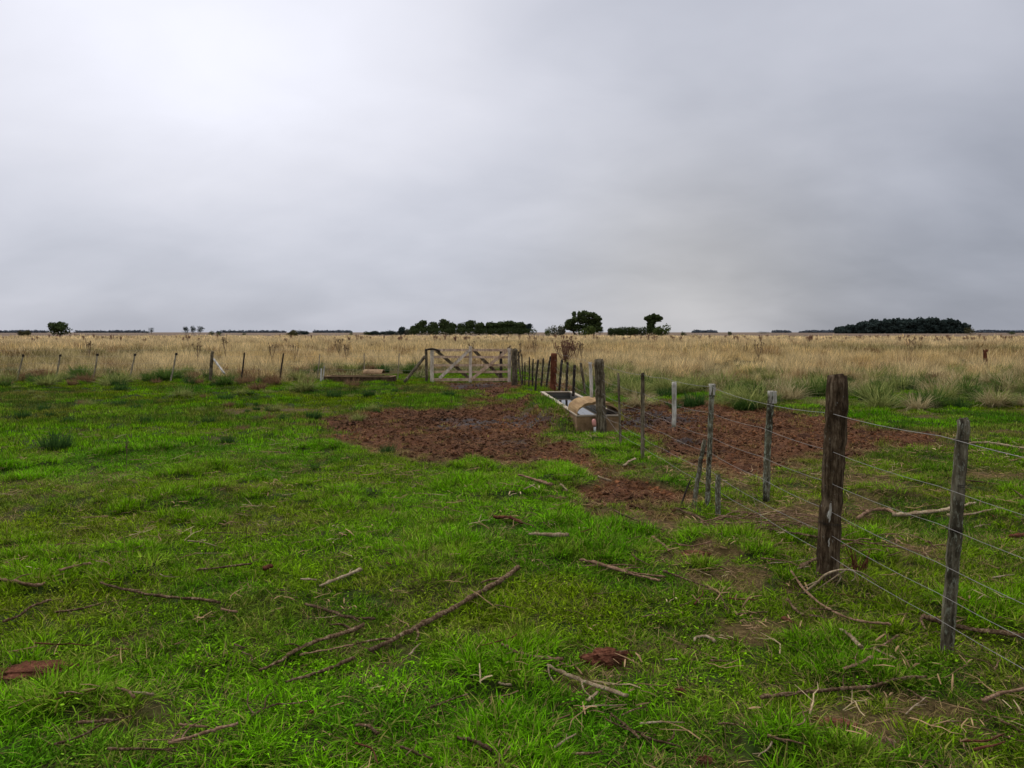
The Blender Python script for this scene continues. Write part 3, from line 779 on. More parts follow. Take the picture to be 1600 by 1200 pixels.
def lone_post(name, px0, py0, px1, py1, d, r0, r1, mat, label, cat, grounded=True, **kw):
    rng = random.Random(int(px0)); b = dpt(px0, py0, d); t = dpt(px1, py1, d)
    z = gzf(b.x, b.y)
    if grounded: b.z = z-.06
    o_loc = Vector((b.x, b.y, z)); mb = MB(); post_mesh(mb, b-o_loc, t-o_loc, r0, r1, rng, kw.get('sides', 10), kw.get('bend', .01), .15)
    o = mb.build(name, M[mat], None, True); o.location = o_loc; return tag(o, label, cat)
lone_post('broken_stake', 1083, 781, 1101, 687, 7.3, .025, .021, 'post_lichen', 'broken lichen grey stake leaning against the tall dropper', 'stake')
lone_post('stump_post', 1122, 807, 1122, 741, 6.85, .025, .023, 'post_lichen', 'knee high grey post stub in front of the fence line beside a taller dropper', 'post')
lone_post('thin_stake', 1088, 775, 1091, 736, 7.4, .009, .007, 'branch_pale', 'very thin pale twig standing between the leaning stake and dropper', 'twig')
lone_post('thin_stake', 1062, 778, 1079, 750, 7.3, .010, .008, 'post_dark', 'thin dark stick poking up left of the leaning stake', 'stick')

# gate
def build_gate():
    rng = random.Random(7)
    D = 24.6
    root = empty('timber_gate', (-1.33, D, 0), 'weathered wooden five bar field gate with crossed braces, closed', 'gate')
    base = Vector(root.location)
    def P(px, py, dy=0): v = dpt(px, py, D+dy); return v-base
    def bd(name, a, b, w, t, mat, up=Vector((0, 0, 1)), label=None):
        mb = MB(); board(mb, a, b, w, t, up, rng); o = mb.build(name, M[mat], root)
        if label: o['label'] = label
    for (y, w) in ((547, .085), (558, .08), (570.5, .07), (581, .07), (593, .09)):
        bd('rail', P(674, y+rng.uniform(-.4, .4)), P(796, y), w, .03, 'gate_wood')
    for (x, w, mt) in ((675, .12, 'gate_pale'), (735, .10, 'gate_pale'), (796, .11, 'gate_pale')):
        bd('stile', P(x, 597, -.034), P(x, 544 if x != 735 else 541, -.034), w, .036, mt, Vector((1, 0, 0)))
    bd('diagonal_brace', P(687, 591, -.072), P(734, 546, -.072), .10, .03, 'gate_pale')
    bd('diagonal_brace', P(736, 593, -.072), P(791, 549, -.072), .10, .03, 'gate_wood')
    bd('diagonal_brace', P(682, 548, .034), P(733, 591, .034), .10, .03, 'post_grey')
    bd('diagonal_brace', P(739, 546, .034), P(785, 592, .034), .10, .03, 'post_grey')
    mb = MB(); tube(mb, smooth_path([P(664, 547, -.09), P(676, 545, -.09), P(688, 549, -.09)], 4), [.028]*9, 8, .2, rng); mb.build('latch_bar', M['post_dark'], root, True)
    mb = MB(); ring = [P(799, 552)+Vector((math.cos(a)*.10, math.sin(a)*.07, .02*math.sin(3*a))) for a in np.linspace(0, 6.283, 16)]; tube(mb, ring, .006, 5, 0, rng); mb.build('hinge_wire', M['post_dark'], root, True)
build_gate()

def fence_left():
    rng = random.Random(55); D = 25.6
    root = empty('wire_fence', (-9, D, 0), 'low wire fence of thin leaning stakes along the pale grass, left of the gate', 'fence')
    base = Vector(root.location)
    def post(name, px0, py0, px1, py1, d, r, mat, label=None, sink=.1):
        mb = MB(); b = dpt(px0, py0, d); t = dpt(px1, py1, d); b.z = min(b.z, gzf(b.x, b.y)-sink)
        post_mesh(mb, b-base, t-base, r, r*.9, rng, 8, .01, .15); o = mb.build(name, M[mat], root, True)
        if label: o['label'] = label
    for i, (a, b, c_, d_) in enumerate(((25,598,36,556),(85,598,94,556),(144,598,152,555),(201,598,211,555),(265,598,275,554),(375,588,382,551),(436,592,443,552),(495,578,500,553),(569,590,569,552),(621,588,624,552),(-20,600,-12,556),(-75,600,-70,556))):
        post('stake', a, b, c_, d_, D if i < 7 else D+1.0, .028 if i < 7 else .020, 'post_pale' if i < 5 else ('post_dark' if i < 7 else 'post_pale'))
        if i < 5:
            t = dpt(c_, d_, D)-base; mb = MB(); post_mesh(mb, t+Vector((0, 0, -.02)), t+Vector((.01, 0, .05)), .042, .038, rng, 8, 0, .2, 3); mb.build('stake_head', M['post_dark'], root, True)
    post('fence_post', 328, 598, 332, 549, D, .06, 'post_grey', 'thicker dark post braced by a pale leaning pole')
    mb = MB(); tube(mb, smooth_path([dpt(334, 561, D-.06)-base, dpt(351, 584, D-.5)-base], 8), .032, 8, .12, rng); mb.build('brace', M['post_white'], root, True)
    post('gate_post', 666, 600, 666, 545, 24.7, .055, 'post_grey', 'slim gate post at the left end of the gate')
    mb = MB(); tube(mb, smooth_path([dpt(632, 597, 24.3)-base, dpt(664, 557, 24.68)-base], 10), [.05]*11, 8, .12, rng); o = mb.build('brace', M['post_grey'], root, True); o['label'] = 'long pole leaning on the left gate post'
    for h in (1.05, .85, .6, .4):
        pts = [Vector((x, D if x < -4.5 else D-(x+4.5)*.5, h+rng.uniform(-.02, .02)))-base for x in np.linspace(-24, -2.8, 22)]
        mb = MB(); tube(mb, pts, .0022, 4, 0, rng); mb.build('wire', M['wire'], root, True)
fence_left()
lone_post('field_post', 783, 592, 783, 547, 26.0, .055, .05, 'post_dark', 'dark post standing just behind the gate', 'post')
lone_post('white_stake', 501, 599, 502, 576, 24.9, .025, .022, 'post_white', 'short upright pale stake at the left end of the far trough', 'stake')
lone_post('white_stake', 504, 585, 507, 572, 25.4, .022, .02, 'post_white', 'short slanting pale stake behind the left end of the far trough', 'stake')
# forked dead trunk far right
def forked():
    rng = random.Random(4); b = dpt(1539, 577, 36); z = 0; o0 = Vector((b.x, 36, z)); mb = MB()
    t = dpt(1538.5, 549.5, 36)-o0
    tube(mb, smooth_path([Vector((.02, 0, -.1)), Vector((-.03, 0, .5)), t], 6), [.10, .10, .09, .09, .085, .08, .08, .075, .075, .07, .07, .065, .06], 9, .2, rng)
    for q in ((-.07, .10), (.10, .12), (.17, .07)): tube(mb, [t-Vector((0, 0, .05)), t+Vector((q[0]*.6, 0, q[1]*.4)), t+Vector((q[0], 0, q[1]))], [.05, .04, .02], 6, .2, rng)
    o = mb.build('forked_post', M['post_rust'], None, True); o.location = o0; tag(o, 'forked brown dead trunk used as a post in the far pale grass', 'post')
forked()

# ------------------------------------------------------------------ troughs
def trough(name, A, B, C, D_, h, label, cover_len, cat='trough', water=True, body='concrete', rimm='conc_rim', z0=0.0, closed=True):
    """A,B far-left, far-right, C near-right, D near-left ground points of an oblong concrete trough"""
    A, B, C, D_ = [Vector((p[0], p[1], 0)) for p in (A, B, C, D_)]
    near = (C+D_)/2; far = (A+B)/2; L_ = (far-near).length; w = ((C-D_).length+(B-A).length)/2
    ang = math.atan2((far-near).x, (far-near).y)
    root = empty(name, (near.x, near.y, z0), label, cat, rz=-ang)
    # local frame: x across, y along
    t = .055; hw = w/2
    def box(mb, x0, x1, y0, y1, za, zb, nx=1, ny=1):
        V = [(x0, y0, za), (x1, y0, za), (x1, y1, za), (x0, y1, za), (x0, y0, zb), (x1, y0, zb), (x1, y1, zb), (x0, y1, zb)]
        mb.add(V, [(0, 3, 2, 1), (4, 5, 6, 7), (0, 1, 5, 4), (1, 2, 6, 5), (2, 3, 7, 6), (3, 0, 4, 7)])
    mb = MB(); box(mb, -hw, hw, 0, t, -.15, h); box(mb, -hw, hw, L_-t, L_, -.15, h)
    box(mb, -hw, -hw+t, t, L_-t, -.15, h); box(mb, hw-t, hw, t, L_-t, -.15, h); mb.build('body', M[body], root)
    mb = MB(); box(mb, -hw-.012, hw+.012, -.012, t+.008, h+.002, h+.022); box(mb, -hw-.012, hw+.012, L_-t-.008, L_+.012, h+.002, h+.022)
    box(mb, -hw-.012, -hw+t+.008, t+.010, L_-t-.010, h+.002, h+.022); box(mb, hw-t-.008, hw+.012, t+.010, L_-t-.010, h+.002, h+.022); mb.build('rim', M[rimm], root)
    mb = MB(); q = .003
    mb.add([(-hw+t+q, t+q, -.1), (hw-t-q, t+q, -.1), (hw-t-q, L_-t-q, -.1), (-hw+t+q, L_-t-q, -.1), (-hw+t+q, t+q, h-.01), (hw-t-q, t+q, h-.01), (hw-t-q, L_-t-q, h-.01), (-hw+t+q, L_-t-q, h-.01)],
           [(0, 1, 2, 3), (0, 4, 5, 1), (1, 5, 6, 2), (2, 6, 7, 3), (3, 7, 4, 0)]); mb.build('lining', M['conc_in'], root)
    if water:
        mb = MB(); mb.add([(-hw+t+.004, t+.004, h-.075), (hw-t-.004, t+.004, h-.075), (hw-t-.004, L_-t-.004, h-.075), (-hw+t+.004, L_-t-.004, h-.075)], [(0, 1, 2, 3)]); mb.build('water', M['water'], root)
    if cover_len:
        mb = MB(); n = 20; ny = 10; rise = .20 if closed else .15; V = []; F = []
        y0 = .03; y1 = y0+cover_len
        for layer, dr in ((0, 0), (1, .032)):
            for j in range(ny+1):
                for i in range(n+1):
                    a = math.pi*i/n; rib = .009*(1 if (i % 4) else -1)*layer
                    x = -math.cos(a)*(hw-.008+0*dr); z = h+.024+math.sin(a)**.85*(rise-.03+dr+rib)+(dr*.3 if layer else 0)
                    if layer == 1: x *= 1.0+.0
                    V.append((x, y0+(y1-y0)*j/ny, z))
        st = (ny+1)*(n+1)
        for j in range(ny):
            for i in range(n):
                a = j*(n+1)+i
                F.append((a, a+1, a+n+2, a+n+1)); F.append((st+a, st+a+n+1, st+a+n+2, st+a+1))
        for i in range(n):
            F.append((i, st+i, st+i+1, i+1)); a = ny*(n+1)+i; F.append((a, a+1, st+a+1, st+a))
        for j in range(ny):
            a = j*(n+1); F.append((a, a+n+1, st+a+n+1, st+a)); a += n; F.append((a, st+a, st+a+n+1, a+n+1))
        mb.add(V, F); mb.build('cover', M['cover'], root)
    return root
h1 = .28
tr1 = trough('water_trough', gpt(846, 613, h1), gpt(893, 613, h1), gpt(969, 650, h1), gpt(901, 651, h1), h1,
       'long concrete water trough with an arched cover, full of water beside the fence', 1.0)
# small valve pipe at the front of the trough
v0 = dpt(930, 676, 12.2); mb = MB(); zb = gzf(v0.x, 12.25)
vr = empty('water_valve', (v0.x, 12.25, zb), 'small pinkish and white pipe fitting standing at the foot of the trough', 'pipe')
mb = MB(); tube(mb, [(0, 0, -.05), (0, 0, .1), (0, .01, .13)], [.02, .02, .022], 8); mb.build('pipe', M['pipe_white'], vr, True)
mb = MB(); tube(mb, [(0, .01, .13), (-.01, .01, .17), (-.015, .02, .23), (-.015, .02, .25)], [.028, .036, .034, .015], 10); mb.build('valve_head', M['pipe_pink'], vr, True)
h2 = .20
L0 = dpt(508, 586, 25.3); R0 = dpt(612, 586, 25.0)
tr2 = trough('water_trough', (R0.x, R0.y+.7), (R0.x, R0.y), (L0.x, L0.y), (L0.x, L0.y+.7), h2,
       'low dark concrete trough lying sideways in rough grass left of the gate', 0, water=False, body='conc_dark', rimm='concrete')
tr2.location = (L0.x, L0.y+.35, -.02); tr2.rotation_euler = (0, 0, -math.pi/2-.13)
def trough_cover2():
    mb = MB(); n = 14; V = []; x0 = dpt(567, 580, 25.2).x; x1 = dpt(597, 580, 25.2).x
    V = []
    for (xx) in (x0, x1):
        for rr in (.0, .03):
            for i in range(n+1):
                a = math.pi*i/n; V.append((xx, 25.5-math.cos(a)*(.33), .27+math.sin(a)*(.12+rr)))
    m = n+1; F = []
    for i in range(n):
        F += [(i, i+1, 2*m+i+1, 2*m+i), (m+i, 3*m+i, 3*m+i+1, m+i+1), (i, m+i, m+i+1, i+1), (2*m+i, 2*m+i+1, 3*m+i+1, 3*m+i)]
    F += [(0, 2*m, 3*m, m), (n, m+n, 3*m+n, 2*m+n)]
    mb.add(V, F); o = mb.build('cover', M['concrete'], None); bpy.context.view_layer.update(); o.parent = tr2; o.matrix_parent_inverse = Matrix.LocRotScale(tr2.location, tr2.rotation_euler, None).inverted()
trough_cover2()

# ------------------------------------------------------------------ tussocks, each a thing of its own
def tussock_meshes():
    rng = random.Random(88); T = {}
    for key, mt, n, hr, lean in (('green', 'tus_green', 300, (.22, .55), (.25, 1.2)), ('olive', 'tus_olive', 300, (.25, .62), (.3, 1.3)), ('straw', 'tus_straw', 280, (.25, .6), (.3, 1.3)),
                                 ('dark', 'tus_dark', 240, (.14, .38), (.2, .95)), ('rust', 'tus_rust', 200, (.18, .42), (.25, 1.0))):
        T[key] = [blades_mesh('tussock_'+key, n, hr, .17, (.008, .016), lean, rng, M[mt], 5, .85) for _ in range(3)]
    return T
TM = tussock_meshes()
def tussock(kind, px, py, s, label, group=None, sx=1.0, i=[0]):
    i[0] += 1; x, y = gpt(px, py)
    o = link('grass_tussock', TM[kind][i[0] % 3]); o.location = (x, y, gzf(x, y)-.01); o.rotation_euler = (0, 0, i[0]*1.7)
    o.scale = (s*sx, s*sx, s); return tag(o, label, 'grass tussock', group)
for a in (
 ('olive', 1375, 640, 1.25, 'big drooping straw and green tussock just right of the thick brown post', None),
 ('dark', 1347, 622, 1.1, 'dark green tussock directly right of the top of the thick brown post', None),
 ('straw', 1432, 643, 1.0, 'pale flopped tussock between the thick post and the nearest grey post', None),
 ('dark', 1410, 612, 1.25, 'dark upright tussock behind the drooping straw one', None),
 ('green', 1505, 619, 1.6, 'broad dark green tussock above the nearest grey post', None),
 ('green', 1570, 612, 1.6, 'tall rounded green tussock near the right edge', None),
 ('straw', 1552, 637, 1.2, 'large pale tussock spilling onto the short grass at far right', None),
 ('dark', 1500, 640, 1.0, 'low dark tussock left of the large pale one at far right', None),
 ('dark', 1598, 632, 1.1, 'dark clump cut by the right edge of the picture', None),
 ('straw', 1232, 628, 1.35, 'tan arching tussock left of the thick brown post', None),
 ('green', 1280, 622, 1.5, 'green tussock touching the left side of the thick brown post', None),
 ('green', 1185, 622, 1.4, 'green mound of grass above the squared dropper head', None),
 ('olive', 1085, 612, 1.5, 'arching grey green tussock behind the white dropper', None),
 ('olive', 1030, 612, 1.3, 'grey green tussock right of the trough behind the first dropper', None),
 ('olive', 1150, 628, 1.1, 'pale green tussock behind the lichen dropper', None),
 ('green', 985, 610, 1.4, 'dense green tussock right of the stout grey trough post', None),
 ('green', 955, 616, 1.0, 'small green tussock tucked against the stout grey trough post', None),
 ('rust', 1052, 573, 1.3, 'rusty brown tussock in the straw field above the droppers', None),
 ('rust', 1160, 600, 1.2, 'rust brown tussock at the foot of the pale grass, middle right', None),
 ('rust', 1210, 594, 1.2, 'orange brown tussock right of the rust brown one', None),
 ('rust', 1462, 596, 1.2, 'brown low tussock behind the green ones at right', None),
 ('dark', 88, 703, 1.0, 'dark green tussock alone in the left turf', None),
 ('olive', 430, 640, .5, 'brownish green tussock left of the mud', None),
 ('rust', 380, 672, .5, 'reddish brown tussock at the left edge of the mud', None),
 ('dark', 355, 690, .5, 'loose dark green tuft lying below the reddish brown one by the mud', None),
 ('dark', 353, 627, .9, 'dark tussock in the far left turf below the braced post', None),
 ('dark', 490, 650, .8, 'small dark tussock above the left edge of the mud', None),
 ('dark', 522, 622, 1.0, 'dark tuft below the left end of the far trough', None),
 ('olive', 476, 612, 1.2, 'tall brown green tussock left of the far trough', None),
 ('dark', 577, 622, .8, 'dark tuft in bright turf below the far trough', None),
 ('dark', 605, 706, .55, 'dark green tuft on the near rim of the mud', None),
 ('dark', 700, 622, .8, 'green tuft in bright turf below the gate', None),
 ('rust', 550, 604, 1.1, 'pinkish brown dry bush in front of the far trough', None),
 ('rust', 403, 612, 1.1, 'reddish brown tussock between the leaning stakes', None),
 ('rust', 395, 597, 1.3, 'reddish brown tussock right of the braced post', None),
 ('green', 130, 592, 1.25, 'grey green bushy weed among the left stakes', None),
 ('dark', 188, 612, .9, 'dark tuft under the fourth leaning stake', None),
 ('dark', 297, 598, 1.1, 'dark tussock at the foot of the braced post', None),
 ('dark', 360, 598, 1.0, 'dark tuft at the foot of the pale leaning brace', None),
 ('olive', 285, 622, .8, 'grey green tuft below the fifth leaning stake', None),
 ('dark', 185, 632, .7, 'dark low tuft in the left turf below the fourth stake', None),
 ('dark', 35, 652, .7, 'dark tuft near the left edge of the far turf', None),
 ('dark', 70, 642, .7, 'small dark tuft right of the one at the left edge', None),
 ('dark', 212, 640, .7, 'small dark tuft in the middle of the left turf', None),
 ('dark', 492, 730, .35, 'low dark green tuft in bright turf below the mud', None),
): tussock(*a)
rg_ = random.Random(64)
for k in range(230):                       # edge of the straw field
    if k < 135: px = rg_.uniform(880, 1620); py = 588+52*rg_.random()**1.4-(px < 1000)*6
    else: px = rg_.uniform(-10, 660); py = rg_.uniform(583, 606)
    if k >= 135 and 485 < px < 672: py = rg_.uniform(575, 583); px += 0
    kd = rg_.choice(['green', 'olive', 'olive', 'straw', 'dark', 'green'] if k < 135 else ['olive', 'dark', 'rust', 'rust', 'green', 'dark'])
    tussock(kd, px, py, rg_.uniform(.75, 1.5)*(1 if k < 135 else .9), 'coarse grass tussock in the ragged right hand edge of the straw field' if k < 135 else 'coarse grass tussock in the ragged left hand edge of the straw field',
            'tussocks along the right edge of the straw field' if k < 135 else 'tussocks along the left edge of the straw field')

for k in range(26):
    px = rg_.uniform(965, 1330); tussock(rg_.choice(['straw', 'rust', 'olive']), px, 619+(px-965)*.05+rg_.uniform(-3, 5), rg_.uniform(.3, .6), 'small dry tuft on the far rim of the mud right of the trough', 'small dry tufts on the far rim of the right mud patch', 1.2)
for k in range(46):                       # scattered darker tufts of the far left turf
    px = rg_.uniform(0, 640); py = 604+60*rg_.random()**1.6
    tussock(rg_.choice(['dark', 'dark', 'rust', 'olive']), px, py, rg_.uniform(.28, .6), 'small low tuft dotting the turf in front of the left fence', 'small tufts dotting the far left turf')
# ------------------------------------------------------------------ dry thistles and weeds
def thistle_mesh(name, rng, h, n, spread, mat, heads=True, fine=1.0):
    mb = MB()
    tube(mb, [(0, 0, -.05), (0, 0, h*.35)], [.012*fine, .010*fine], 5, .1, rng)
    for i in range(n):
        a = rng.uniform(0, 6.283); sp = spread*rng.uniform(.2, 1); z0 = h*rng.uniform(.2, .4)
        p0 = Vector((0, 0, z0)); p2 = Vector((math.cos(a)*sp, math.sin(a)*sp, h*rng.uniform(.75, 1.0))); p1 = p0.lerp(p2, .45)+Vector((math.cos(a), math.sin(a), -.2))*sp*.2
        tube(mb, smooth_path([p0, p1, p2], 3), [.008*fine]*7, 4, .1, rng)
        if heads:
            tube(mb, [p2, p2+Vector((0, 0, .02)), p2+Vector((0, 0, .05))], [.014*fine, .028*fine, .010*fine], 6, .25, rng)
            for _ in range(2):
                q = p1.lerp(p2, rng.uniform(.2, .8)); e = q+Vector((rng.uniform(-.1, .1), rng.uniform(-.1, .1), rng.uniform(.03, .12)))
                tube(mb, [q, e], [.005*fine, .005*fine], 4); tube(mb, [e, e+Vector((0, 0, .04))], [.02*fine, .012*fine], 5, .2, rng)
    me = bpy.data.meshes.new(name); me.from_pydata(mb.v, [], mb.f); me.materials.append(mat); me.update(); return me
rng = random.Random(77)
th_far = [thistle_mesh('dry_thistle', rng, 1.25, 7, .30, M['thistle'], True, 2.6) for _ in range(4)]
th_near = [thistle_mesh('dry_thistle', rng, 1.3, 34, .55, M['thistle'], True, 1.3) for _ in range(2)]
wd = [thistle_mesh('dry_weed', rng, 1.15, 6, .22, M['weed'], True, 1.2) for _ in range(3)]
def plant(name, me, px, py_top, d, hmesh, label, cat, group=None):
    t = dpt(px, py_top, d); o = link(name, me); o.location = (t.x, d, 0); s = max(.3, t.z/hmesh); o.scale = (s, s, s); o.rotation_euler = (0, 0, rng.uniform(0, 6)); return tag(o, label, cat, group)
plant('dry_thistle', th_near[0], 883, 531, 33, 1.3, 'large rust brown branching thistle behind the rusty trough post', 'thistle')
plant('dry_thistle', wd[1], 804, 537, 26, 1.15, 'dry thistle showing above the right gate post', 'thistle')
for i, (px, py, lab) in enumerate(((139, 530, 'thin dark weed stalk in the straw above the third leaning stake'), (308, 534, 'short brown weed in the straw left of the braced post'), (530, 526, 'tall thin weed stalk in the straw above the far trough'),
        (541, 536, 'branching weed right of the tall thin stalk above the far trough'), (424, 536, 'thin weed stalk above the dark leaning stake'), (460, 536, 'umbel headed weed in the straw left of the far trough'),
        (836, 530, 'thin stalk in the straw between gate post and big thistle'), (900, 533, 'thin stalk right of the big thistle'), (909, 533, 'second thin stalk right of the big thistle'),
        (352, 524, 'reddish branching weed near the horizon above the braced post'), (1186, 532, 'thin stalk in the straw above the squared dropper'), (1424, 526, 'bushy brown weed in the straw right of the thick post'), (736, 534, 'weed stalk rising behind the middle of the gate'),
        (198, 700, '')) ):
    if lab: plant('dry_weed', wd[i % 3], px, py, 44 if py < 532 else 38, 1.15, lab, 'weed')
for (px, py, s, lab) in ((198, 732, .30, 'small reddish dock stalk standing in the left turf'), (1345, 908, .30, '')):
    if lab:
        x, y = gpt(px, py); o = link('dock_stalk', wd[0]); o.location = (x, y, 0); o.scale = (s*.6, s*.6, s); tag(o, lab, 'weed')
for k in range(180):
    if k < 130: px = rng.uniform(600, 1600)
    else: px = rng.uniform(0, 620)
    d = rng.uniform(90, 180)
    o = link('dry_thistle', th_far[k % 4]); o.location = ((px-800)/FPX*d, d, 0); s = rng.uniform(.65, 1.1); o.scale = (s, s, s*rng.uniform(.7, 1.05)); o.rotation_euler = (0, 0, rng.uniform(0, 6))
    tag(o, 'small dry brown thistle standing in the far pale grass below the horizon', 'thistle', 'thistles in the far pale grass')

# ------------------------------------------------------------------ trees on the horizon
def leaf_cloud(V, F, BV, c, r, n, size, rng):
    for _ in range(n):
        d = Vector((rng.gauss(0, 1), rng.gauss(0, 1), rng.gauss(0, 1))).normalized()
        q = rng.random()**.33; q = .5+.5*q if rng.random() < .7 else q
        q *= 1+.22*math.sin(5.1*d.x+c[0])*math.sin(4.3*d.z+c[2]+2*d.y)+(.25*rng.random() if rng.random() < .12 else 0)
        p = Vector((c[0]+d.x*r[0]*q, c[1]+d.y*r[1]*q, c[2]+d.z*r[2]*q))
        if p.z < .05: p.z = rng.uniform(.0, .4)
        nn = (d+Vector((rng.gauss(0, .6), rng.gauss(0, .6), rng.gauss(0, .6)))).normalized(); u, w = frame_of(nn); s = size*rng.uniform(.5, 1.3)
        b = len(V); bv = rng.random()
        for (x, y) in ((-1, -.3), (-.1, -.9), (.9, -.2), (.6, .7), (-.6, .8)): V.append(tuple(p+u*x*s+w*y*s*.8)); BV.append(bv)
        F.append((b, b+1, b+2, b+3, b+4))
def crown_mesh(name, lobes, n, size, mat, rng):
    V = []; F = []; BV = []; tot = sum((l[3]*l[5])**.9 for l in lobes)
    for l in lobes:
        k = int(n*(l[3]*l[5])**.9/tot); leaf_cloud(V, F, BV, l[:3], l[3:], k, size, rng)
    me = bpy.data.meshes.new(name); me.from_pydata(V, [], F); at = me.attributes.new('bv', 'FLOAT', 'POINT'); at.data.foreach_set('value', BV); me.materials.append(mat); me.update(); return me
def tree(x0, x1, ytop, d, mat, label, kind='round', group=None, name='tree', cat='tree', n=3000, seed=None):
    rng = random.Random(seed if seed is not None else int(x0*13+x1*7+ytop))
    w = (x1-x0)/FPX*d; h = max(1.2, (519.2-ytop)/FPX*d+CAM_H); cx = ((x0+x1)/2-800)/FPX*d; dep = min(w, h*1.6, 14); w *= 1.12 if kind == 'bush' else 1.0
    lobes = []
    if kind == 'round':
        for i in range(14):
            a = rng.uniform(0, 6.283); q = rng.uniform(.15, .80)
            z = rng.uniform(.42, .80)*h; sh = 1-abs(z/h-.55)*.6
            lobes.append((math.cos(a)*q*w/2*sh, math.sin(a)*q*dep/2, z, w*rng.uniform(.13, .24), dep*.2, min((h-z)*1.0, h*.22)*rng.uniform(.7, 1.1)))
        lobes.append((0, 0, h*.78, w*.28, dep*.25, h*.23)); lobes.append((0, 0, h*.38, w*.46, dep*.38, h*.34))
    elif kind == 'tall':
        for i in range(7):
            z = h*(.34+.56*i/6); r = w*.5*(1.15-.6*abs(i/6-.5)**1.3)*rng.uniform(.7, 1.0); lobes.append((rng.uniform(-.2, .2)*w, rng.uniform(-.1, .1)*dep, z, r, r, h*.14))
    elif kind == 'umbrella':
        for i in range(7): x = (-.42+.84*i/6)*w; lobes.append((x, rng.uniform(-.2, .2)*dep, h*(.88-.10*abs(i-3)/3), w*.17, dep*.2, h*.10))
        lobes.append((-.12*w, 0, h*.62, w*.25, dep*.2, h*.13)); lobes.append((-.18*w, 0, h*.48, w*.24, dep*.25, h*.13)); lobes.append((-.12*w, 0, h*.32, w*.3, dep*.25, h*.14)); lobes.append((.1*w, 0, h*.72, w*.3, dep*.22, h*.10))
    elif kind == 'hedge':
        for i in range(12): lobes.append(((-.46+.92*i/11)*w, rng.uniform(-.1, .1)*dep, h*rng.uniform(.46, .54), w*.075, dep*.25, h*rng.uniform(.42, .50)))
    elif kind == 'bush':
        for i in range(6): lobes.append((rng.uniform(-.32, .32)*w, rng.uniform(-.2, .2)*dep, h*rng.uniform(.30, .55), w*rng.uniform(.16, .26), dep*.28, h*rng.uniform(.25, .42)))
        lobes.append((0, 0, h*.3, w*.46, dep*.4, h*.32))
    root = empty(name, (cx, d, 0), label, cat, group)
    size = max(.12, min(w, h)*.055)
    link('crown', crown_mesh('crown', lobes, n, size, M[mat], rng), root)
    if kind not in ('bush', 'hedge'):
        mb = MB(); r = .035*h*.6+.08
        tube(mb, smooth_path([(0, 0, -.2), (rng.uniform(-.03, .03)*w, 0, h*.25), (rng.uniform(-.05, .05)*w, 0, h*.6)], 4), [r*(1-.07*i) for i in range(9)], 7, .15, rng)
        for i in range(4):
            a = rng.uniform(0, 6.283); z = h*rng.uniform(.22, .4); tube(mb, [(0, 0, z), (math.cos(a)*w*.15, math.sin(a)*w*.1, z+h*.15), (math.cos(a)*w*.28, math.sin(a)*w*.15, z+h*.32)], [r*.5, r*.35, r*.15], 5, .1, rng)
        mb.build('trunk', M['post_dark'], root, True)
    return root
T_ = tree
T_(79, 113, 503, 330, 'crown_dark', 'broad dark rounded tree alone on the horizon far left', 'round')
T_(31, 47, 515, 300, 'crown_olive', 'low olive bush at the far left horizon', 'bush', name='bush', cat='bush')
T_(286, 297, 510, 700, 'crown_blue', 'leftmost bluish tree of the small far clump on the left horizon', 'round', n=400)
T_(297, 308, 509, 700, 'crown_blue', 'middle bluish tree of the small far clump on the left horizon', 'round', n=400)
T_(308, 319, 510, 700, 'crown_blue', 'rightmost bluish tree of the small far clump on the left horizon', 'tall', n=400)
T_(326, 336, 515.5, 350, 'crown_dark', 'small round dark bush right of the far bluish clump', 'bush', name='bush', cat='bush', n=400)
T_(338, 350, 516.8, 350, 'crown_dark', 'flat dark bush second to the right of the far bluish clump', 'bush', name='bush', cat='bush', n=400)
T_(234, 242, 512, 800, 'crown_blue', 'tiny spindly far tree left of the bluish clump', 'tall', n=300)
T_(220, 236, 516, 900, 'crown_blue', 'low far bluish grove beside the tiny spindly tree', 'bush', name='bush', cat='bush', n=400)
T_(380, 387, 517.5, 300, 'crown_dark', 'tiny dark bush on the horizon above the sixth leaning stake', 'bush', name='bush', cat='bush', n=200)
T_(449, 466, 514.7, 260, 'crown_olive', 'green bush on the horizon, front one of a pair', 'bush', name='bush', cat='bush')
T_(462, 484, 515.3, 500, 'crown_blue', 'grey green hedge end behind the green bush', 'bush', name='bush', cat='bush')
T_(546, 552, 516.5, 300, 'crown_dark', 'tiny round dark bush left of the long tree row', 'bush', name='bush', cat='bush', n=200)
row = 'trees of the long row behind the gate'
